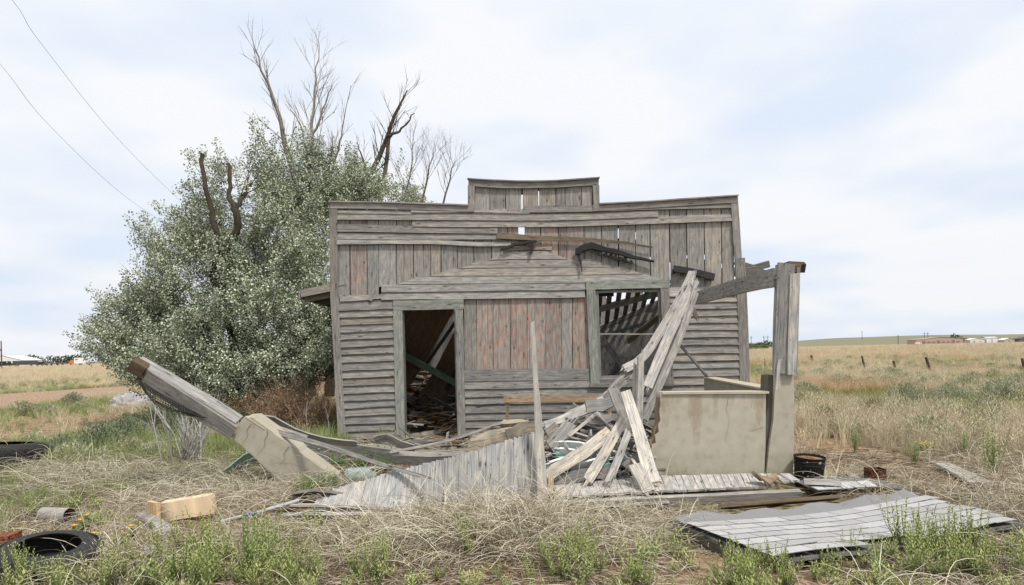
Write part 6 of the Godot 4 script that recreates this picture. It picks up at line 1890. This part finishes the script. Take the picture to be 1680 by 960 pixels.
func crumple(s: Shape, c: Vector3, rx: float, ry: float, rz: float, seed_: int) -> void:
	var f := noise(0.7, seed_, 2, FastNoiseLite.TYPE_SIMPLEX)
	var n := 16
	var P := []
	for j in n + 1:
		var row := []
		for i in n * 2 + 1:
			var a := TAU * (i % (n * 2)) / (n * 2.0)
			var e := PI * 0.5 * j / n
			var d := Vector3(cos(a) * cos(e), sin(e), sin(a) * cos(e))
			var k := 1.0 + f.get_noise_3d(d.x * 2.4, d.y * 2.4, d.z * 2.4) * 0.35 - absf(f.get_noise_3d(d.x * 2.6 + 9.0, d.y * 2.6, d.z * 2.6)) * 0.3
			row.append(c + Vector3(d.x * rx, d.y * ry, d.z * rz) * k)
		P.append(row)
	for j in n:
		for i in n * 2:
			s.quad(P[j][i + 1], P[j][i], P[j + 1][i], P[j + 1][i + 1])

# ---------------------------------------------------------------- distance
func shed(label: String, p: Vector3, w: float, d: float, h: float, rise: float, wallc: Color, roofc: Color, doors: int, turn := 0.0) -> void:
	var B := thing("farm_shed", label, "building", p)
	B.rotation.y = turn
	var s := sh(wallc)
	s.prism([Vector3(-w / 2, 0, d / 2), Vector3(w / 2, 0, d / 2), Vector3(w / 2, h, d / 2), Vector3(0, h + rise, d / 2), Vector3(-w / 2, h, d / 2)] if rise > 0.8 else [Vector3(-w / 2, 0, d / 2), Vector3(w / 2, 0, d / 2), Vector3(w / 2, h, d / 2), Vector3(-w / 2, h, d / 2)], Vector3(0, 0, -d))
	part(B, "wall", s, M.plain)
	for k in [-1, 1]:
		var r := sh(roofc)
		if rise > 0.8:
			r.board([Vector3(0, h + rise + 0.1, d / 2 + 0.3), Vector3(0, h + rise + 0.1, -d / 2 - 0.3)], 0.15, 0.15, Vector3.RIGHT)
			r.quad(Vector3(0, h + rise + 0.1, d / 2 + 0.3), Vector3(k * (w / 2 + 0.4), h - 0.05, d / 2 + 0.3), Vector3(k * (w / 2 + 0.4), h - 0.05, -d / 2 - 0.3), Vector3(0, h + rise + 0.1, -d / 2 - 0.3))
		else:
			r.quad(Vector3(-w / 2 - 0.4, h - 0.05, k * (d / 2 + 0.4)), Vector3(w / 2 + 0.4, h - 0.05, k * (d / 2 + 0.4)), Vector3(w / 2 + 0.4, h + rise, 0), Vector3(-w / 2 - 0.4, h + rise, 0))
		part(B, "roof", r, M.plain)
	for i in doors:
		var q := sh(wallc * 0.55)
		var x := lerpf(-w * 0.4, w * 0.4, (i + 0.5) / doors)
		q.box(Vector3(x, h * 0.35, d / 2 + 0.03), Vector3(minf(2.6, w * 0.12), h * 0.7 if i % 3 == 0 else h * 0.3, 0.08))
		part(B, "door" if i % 3 == 0 else "window", q, M.plain)

func far_tree(label: String, group: String, p: Vector3, w: float, h: float, c: Color, trunk := true) -> void:
	var T := thing("distant_tree", label, "tree", p, group)
	var s := sh(Color(0.10, 0.08, 0.06))
	s.tube([Vector3(0, 0, 0), Vector3(0.1, h * 0.3, 0), Vector3(0, h * 0.7, 0)], w * 0.03, w * 0.01, 5)
	part(T, "trunk", s, M.bark)
	s = sh()
	for i in 420:
		var d := Vector3(rng.randf_range(-1, 1), rng.randf_range(-1, 1), rng.randf_range(-1, 1))
		if d.length() > 1.0: continue
		if lumps.get_noise_3d(d.x * 20.0 + p.x, d.y * 20.0, d.z * 20.0) < -0.12: continue
		s.col = c * rng.randf_range(0.6, 1.4)
		var q := Vector3(d.x * w * 0.5, h * 0.55 + d.y * h * 0.45, d.z * w * 0.5)
		var u := Vector3(rng.randf_range(-1, 1), rng.randf_range(-0.5, 1), rng.randf_range(-1, 1)).normalized()
		s.leaf(q, u, u.cross(Vector3(0.3, 0.5, 0.8)).normalized(), w * 0.16, w * 0.11)
	part(T, "crown", s, M.leaf)

func pylon(label: String, group: String, p: Vector3, h: float, double: bool) -> void:
	var T := thing("power_pole", label, "pole", p, group)
	var r := 0.16 if p.length() < 250 else 0.24
	for k in ([-1, 1] if double else [0]):
		var s := sh(Color(0.22, 0.19, 0.17))
		s.tube([Vector3(k * 1.6, -0.2, 0), Vector3(k * 1.6, h, 0)], r, r * 0.8, 6, true)
		part(T, "mast", s, M.bark)
	var s2 := sh(Color(0.22, 0.19, 0.17))
	s2.box(Vector3(0, h * 0.88, 0), Vector3(6.0 if double else 2.4, 0.22, 0.2))
	part(T, "crossarm", s2, M.bark)

func build_distance() -> void:
	var g := func(px: float, d: float) -> Vector3: return flat_at(px, d, 0.0)
	# right-hand skyline
	shed("long low pinkish farm building on the right skyline", g.call(1536, 520), 37, 12, 3.6, 1.4, Color(0.42, 0.31, 0.27), Color(0.46, 0.37, 0.33), 8)
	shed("small pale shed just right of the long pinkish building", g.call(1598, 520), 11, 8, 2.4, 1.2, Color(0.62, 0.60, 0.56), Color(0.70, 0.69, 0.67), 2)
	shed("white metal shed between two small sheds on the right skyline", g.call(1622, 520), 8, 8, 3.8, 0.6, Color(0.66, 0.68, 0.70), Color(0.66, 0.68, 0.70), 1)
	shed("low white-roofed shed farthest right on the skyline", g.call(1651, 520), 8, 7, 1.8, 1.4, Color(0.40, 0.36, 0.33), Color(0.76, 0.77, 0.78), 1)
	shed("dark shed cut by the picture's right edge", g.call(1676, 520), 7, 7, 2.6, 1.0, Color(0.13, 0.11, 0.10), Color(0.18, 0.16, 0.15), 0)
	far_tree("dark round tree rising behind the long pinkish building", "trees on the right skyline", g.call(1567, 545), 9, 7.5, Color(0.05, 0.075, 0.035))
	far_tree("narrow dark green tree between the pinkish building and the pale shed", "trees on the right skyline", g.call(1582, 515), 4, 4.6, Color(0.05, 0.085, 0.035))
	for i in 5:
		far_tree(["leftmost tree of the row beyond the store's right corner", "second tree of the row beyond the store's right corner", "middle tree of the row beyond the store's right corner", "tallest tree of the row beyond the store's right corner", "last tree of the row, beside the boxed post"][i], "trees beyond the store's right corner", g.call(1228 + i * 9.5, 440), 5.5, [3.6, 3.0, 4.0, 5.2, 4.6][i], Color(0.06, 0.08, 0.05))
	var hedge := thing("green_hedge", "bright green hedge below the row of trees by the boxed post", "hedge", g.call(1240, 330))
	var s := sh()
	for i in 700:
		s.col = Color(0.10, 0.15, 0.055) * rng.randf_range(0.6, 1.3)
		var u := Vector3(rng.randf_range(-1, 1), rng.randf_range(-0.3, 1), rng.randf_range(-1, 1)).normalized()
		s.leaf(Vector3(rng.randf_range(-6, 6), rng.randf_range(0, 1.6), rng.randf_range(-1, 1)), u, u.cross(Vector3(0.3, 0.5, 0.8)).normalized(), 0.7, 0.45)
	part(hedge, "foliage", s, M.leaf)
	pylon("wooden double power pole over the long pinkish building", "power poles on the right skyline", g.call(1520, 620), 10.5, true)
	pylon("thin single power pole left of the pinkish building", "power poles on the right skyline", g.call(1474, 560), 8.0, false)
	pylon("thin single power pole on top of the low hill", "power poles on the right skyline", g.call(1415, 700) + Vector3(0, 6.0, 0), 8.5, false)
	pylon("double power pole above the trees beside the boxed post", "power poles on the right skyline", g.call(1257, 560), 10.0, true)
	pylon("single power pole at the store's right corner", "power poles on the right skyline", g.call(1233, 560), 10.0, false)
	var car := thing("white_car", "white car parked before the long pinkish building", "car", g.call(1507, 490))
	s = sh(Color(0.70, 0.71, 0.72))
	s.prism([Vector3(-2.2, 0.35, 0.8), Vector3(2.2, 0.35, 0.8), Vector3(2.2, 0.85, 0.8), Vector3(1.2, 0.95, 0.8), Vector3(0.6, 1.45, 0.8), Vector3(-1.2, 1.45, 0.8), Vector3(-1.9, 0.95, 0.8), Vector3(-2.2, 0.9, 0.8)], Vector3(0, 0, -1.6))
	part(car, "body", s, M.plain)
	for k in [-1.3, 1.3]:
		s = sh(grey(0.03))
		s.lathe([Vector2(0, 0.12), Vector2(0.32, 0.12), Vector2(0.32, -0.12), Vector2(0, -0.12)], 12, Transform3D(Basis.from_euler(Vector3(PI / 2, 0, 0)), Vector3(k, 0.33, 0.75)))
		part(car, "wheel", s, M.rubber)
	# fence posts, leaning
	var fl := ["thick leaning fence post nearest the boxed post in the right field", "thin fence post left of the middle pair in the right field", "fence post, shorter of the two middle ones in the right field", "tallest leaning fence post in the right field", "fence post at the picture's right edge", "thin pale stake between the store corner and the boxed post"]
	var fp := [[1334, 599, 1331, 583, 0.09], [1420, 612, 1414, 584, 0.05], [1470, 613, 1466, 592, 0.06], [1528, 616, 1519, 586, 0.06], [1681, 612, 1677, 588, 0.06], [1255, 607, 1255, 588, 0.03]]
	for i in 6:
		var q: Array = fp[i]
		var b := on_ground(q[0], q[1])
		var t := at(q[2], q[3], -b.z)
		s = sh(Color(0.20, 0.165, 0.135) if i < 5 else Color(0.4, 0.38, 0.35))
		s.tube([b, b.lerp(t, 0.5) + Vector3(0.01, 0, 0), t], q[4], q[4] * 0.85, 6, true)
		single("fence_post", s, M.bark, fl[i], "fence post", "fence posts in the right field")
	# left-hand skyline
	shed("white gabled barn on the left skyline", g.call(20, 400), 24, 16, 3.6, 3.0, Color(0.72, 0.73, 0.74), Color(0.70, 0.72, 0.74), 2)
	var tr := thing("dark_trailer", "long dark grain trailer parked in front of the white barn", "trailer", g.call(41, 385))
	s = sh(grey(0.085))
	s.box(Vector3(0, 2.0, 0), Vector3(12.5, 2.4, 2.5))
	part(tr, "box", s, M.plain)
	for i in 12:
		s = sh(grey(0.12))
		s.box(Vector3(-5.9 + i * 1.07, 2.0, 1.28), Vector3(0.12, 2.4, 0.06))
		part(tr, "rib", s, M.plain)
	for k in [-4.6, -3.4, 4.2]:
		s = sh(grey(0.02))
		s.lathe([Vector2(0, 0.2), Vector2(0.5, 0.2), Vector2(0.5, -0.2), Vector2(0, -0.2)], 14, Transform3D(Basis.from_euler(Vector3(PI / 2, 0, 0)), Vector3(k, 0.5, 1.0)))
		part(tr, "wheel", s, M.rubber)
	var dk := thing("dark_truck", "dark truck cab at the left edge before the white barn", "truck", g.call(8, 370))
	s = sh(grey(0.035))
	s.prism([Vector3(-5, 0.6, 1.2), Vector3(5, 0.6, 1.2), Vector3(5, 1.7, 1.2), Vector3(2.6, 1.9, 1.2), Vector3(2.2, 3.1, 1.2), Vector3(-5, 3.1, 1.2)], Vector3(0, 0, -2.4))
	part(dk, "body", s, M.plain)
	s = sh(grey(0.3))
	s.box(Vector3(2.0, 2.5, 1.25), Vector3(0.9, 0.8, 0.06))
	part(dk, "window", s, M.plain)
	for k in [-3.4, -2.2, 3.4]:
		s = sh(grey(0.02))
		s.lathe([Vector2(0, 0.2), Vector2(0.55, 0.2), Vector2(0.55, -0.2), Vector2(0, -0.2)], 14, Transform3D(Basis.from_euler(Vector3(PI / 2, 0, 0)), Vector3(k, 0.55, 1.1)))
		part(dk, "wheel", s, M.rubber)
	var ot := thing("orange_truck", "orange and white truck parked on the left skyline beside the silver tree", "truck", g.call(126, 390))
	s = sh(Color(0.55, 0.20, 0.05))
	s.prism([Vector3(-4.0, 0.6, 1.2), Vector3(-1.0, 0.6, 1.2), Vector3(-1.0, 3.0, 1.2), Vector3(-3.0, 3.0, 1.2), Vector3(-3.3, 1.9, 1.2), Vector3(-4.0, 1.7, 1.2)], Vector3(0, 0, -2.4))
	part(ot, "cab", s, M.plain)
	s = sh(Color(0.78, 0.79, 0.80))
	s.box(Vector3(1.6, 2.5, 0), Vector3(5.0, 3.4, 2.5))
	part(ot, "box", s, M.plain)
	s = sh(grey(0.25))
	s.box(Vector3(0.5, 3.2, 1.27), Vector3(1.6, 0.7, 0.05))
	part(ot, "window", s, M.plain)
	for k in [-2.8, 2.2, 3.2]:
		s = sh(grey(0.02))
		s.lathe([Vector2(0, 0.2), Vector2(0.5, 0.2), Vector2(0.5, -0.2), Vector2(0, -0.2)], 14, Transform3D(Basis.from_euler(Vector3(PI / 2, 0, 0)), Vector3(k, 0.5, 1.1)))
		part(ot, "wheel", s, M.rubber)
	var im := ["dark parked implement right of the grain trailer", "low flat parked trailer between the implement and the orange truck", "brown parked implement nearest the orange truck"]
	for i in 3:
		var o := thing("farm_implement", im[i], "farm machine", g.call([67, 82, 100][i], 395), "machines on the left skyline")
		s = sh([grey(0.05), grey(0.16), Color(0.14, 0.09, 0.07)][i])
		s.box(Vector3(0, 1.5, 0), Vector3([4.0, 6.5, 5.5][i], [1.8, 0.5, 0.7][i], 2.0))
		part(o, "frame", s, M.plain)
		for k in [-1.4, 1.4]:
			s = sh(grey(0.03))
			s.lathe([Vector2(0, 0.2), Vector2(0.65, 0.2), Vector2(0.65, -0.2), Vector2(0, -0.2)], 12, Transform3D(Basis.from_euler(Vector3(PI / 2, 0, 0)), Vector3(k, 0.65, 1.0)))
			part(o, "wheel", s, M.rubber)
		s = sh(grey(0.08))
		s.tube([Vector3(-1.0, 1.6, 0), Vector3(-1.4, 3.0 - i * 0.5, 0)], 0.12, 0.1, 5)
		part(o, "lever", s, M.plain)
	for i in 9:
		far_tree(["leftmost of the dark shelterbelt trees right of the white barn", "second dark shelterbelt tree right of the white barn", "third dark shelterbelt tree right of the white barn", "fourth dark shelterbelt tree right of the white barn", "fifth dark shelterbelt tree, above the low trailer", "sixth dark shelterbelt tree, above the brown implement", "seventh dark shelterbelt tree, left of the orange truck", "eighth dark shelterbelt tree, above the orange truck", "last dark shelterbelt tree, beside the silver tree"][i], "shelterbelt trees on the left skyline", g.call([42, 52, 61, 70, 83, 94, 108, 120, 132][i], 560), [9, 9, 8, 5, 8, 7, 9, 10, 10][i], [8.2, 8.6, 7.5, 5.5, 7.4, 7.2, 7.6, 8.2, 7.8][i], Color(0.045, 0.06, 0.035))
	var pole := thing("utility_pole", "wooden utility pole at the left edge before the white barn", "pole", g.call(2.5, 150))
	s = sh(Color(0.24, 0.20, 0.17))
	s.tube([Vector3(0, -0.2, 0), Vector3(0, 6.6, 0)], 0.15, 0.11, 7, true)
	part(pole, "mast", s, M.bark)
	s = sh(Color(0.22, 0.2, 0.19))
	s.box(Vector3(-0.15, 4.6, 0), Vector3(0.4, 0.5, 0.35))
	part(pole, "transformer", s, M.plain)
	# overhead wires
	var wl := ["upper overhead wire crossing the sky at the left", "lower overhead wire crossing the sky at the left"]
	var wp := [[[-160, -210, 9.0], [20, 0, 11.5], [70, 75, 13.0], [200, 235, 19.0], [310, 342, 30.0], [380, 400, 44.0]], [[-160, -70, 9.0], [0, 105, 11.5], [80, 205, 14.0], [200, 318, 20.0], [280, 372, 30.0], [360, 420, 44.0]]]
	for i in 2:
		s = sh(grey(0.25))
		s.tube(smooth_line(wp[i], 30), 0.0022, 0.007, 4)
		single("overhead_wire", s, M.wire, wl[i], "wire", "overhead wires")

# ---------------------------------------------------------------- scene
func _ready() -> void:
	rng.seed = 20240611
	var cam := Camera3D.new()
	cam.name = "camera"
	cam.projection = Camera3D.PROJECTION_FRUSTUM
	cam.near = 0.1
	cam.far = 9000.0
	cam.size = 960.0 / FOCAL * 0.1
	cam.frustum_offset = Vector2(0.0, 98.0 / FOCAL * 0.1)
	cam.position = Vector3(0, EYE, 0)
	cam.rotation.z = -ROLL
	add_child(cam)
	cam.current = true

	var env := Environment.new()
	env.background_mode = Environment.BG_SKY
	var sky := Sky.new()
	var pm := PanoramaSkyMaterial.new()
	pm.panorama = sky_picture()
	sky.sky_material = pm
	env.sky = sky
	env.tonemap_mode = Environment.TONE_MAPPER_LINEAR
	env.tonemap_exposure = 1.2
	env.sdfgi_enabled = true
	env.ssao_enabled = true
	env.ssil_enabled = true
	var we := WorldEnvironment.new()
	we.name = "sky"
	we.environment = env
	add_child(we)
	var sun := DirectionalLight3D.new()
	sun.name = "sun"
	sun.light_energy = 0.85
	sun.light_color = Color(1.0, 0.975, 0.94)
	sun.light_angular_distance = 7.0
	sun.shadow_enabled = true
	sun.rotation_degrees = Vector3(-58, 38, 0)
	add_child(sun)

	lumps = noise(0.35, 2, 3)
	patches = noise(0.02, 6, 4)
	make_materials()
	var st := mat("stain", 0.92, 0.2)
	st.transparency = BaseMaterial3D.TRANSPARENCY_ALPHA
	st.albedo_color = Color(1, 1, 1, 0.16)
	build_ground()
	build_store()
	build_trees()
	build_porch()
	build_roof_piece()
	build_distance()
	build_litter()
	build_weeds()
	build_grass()
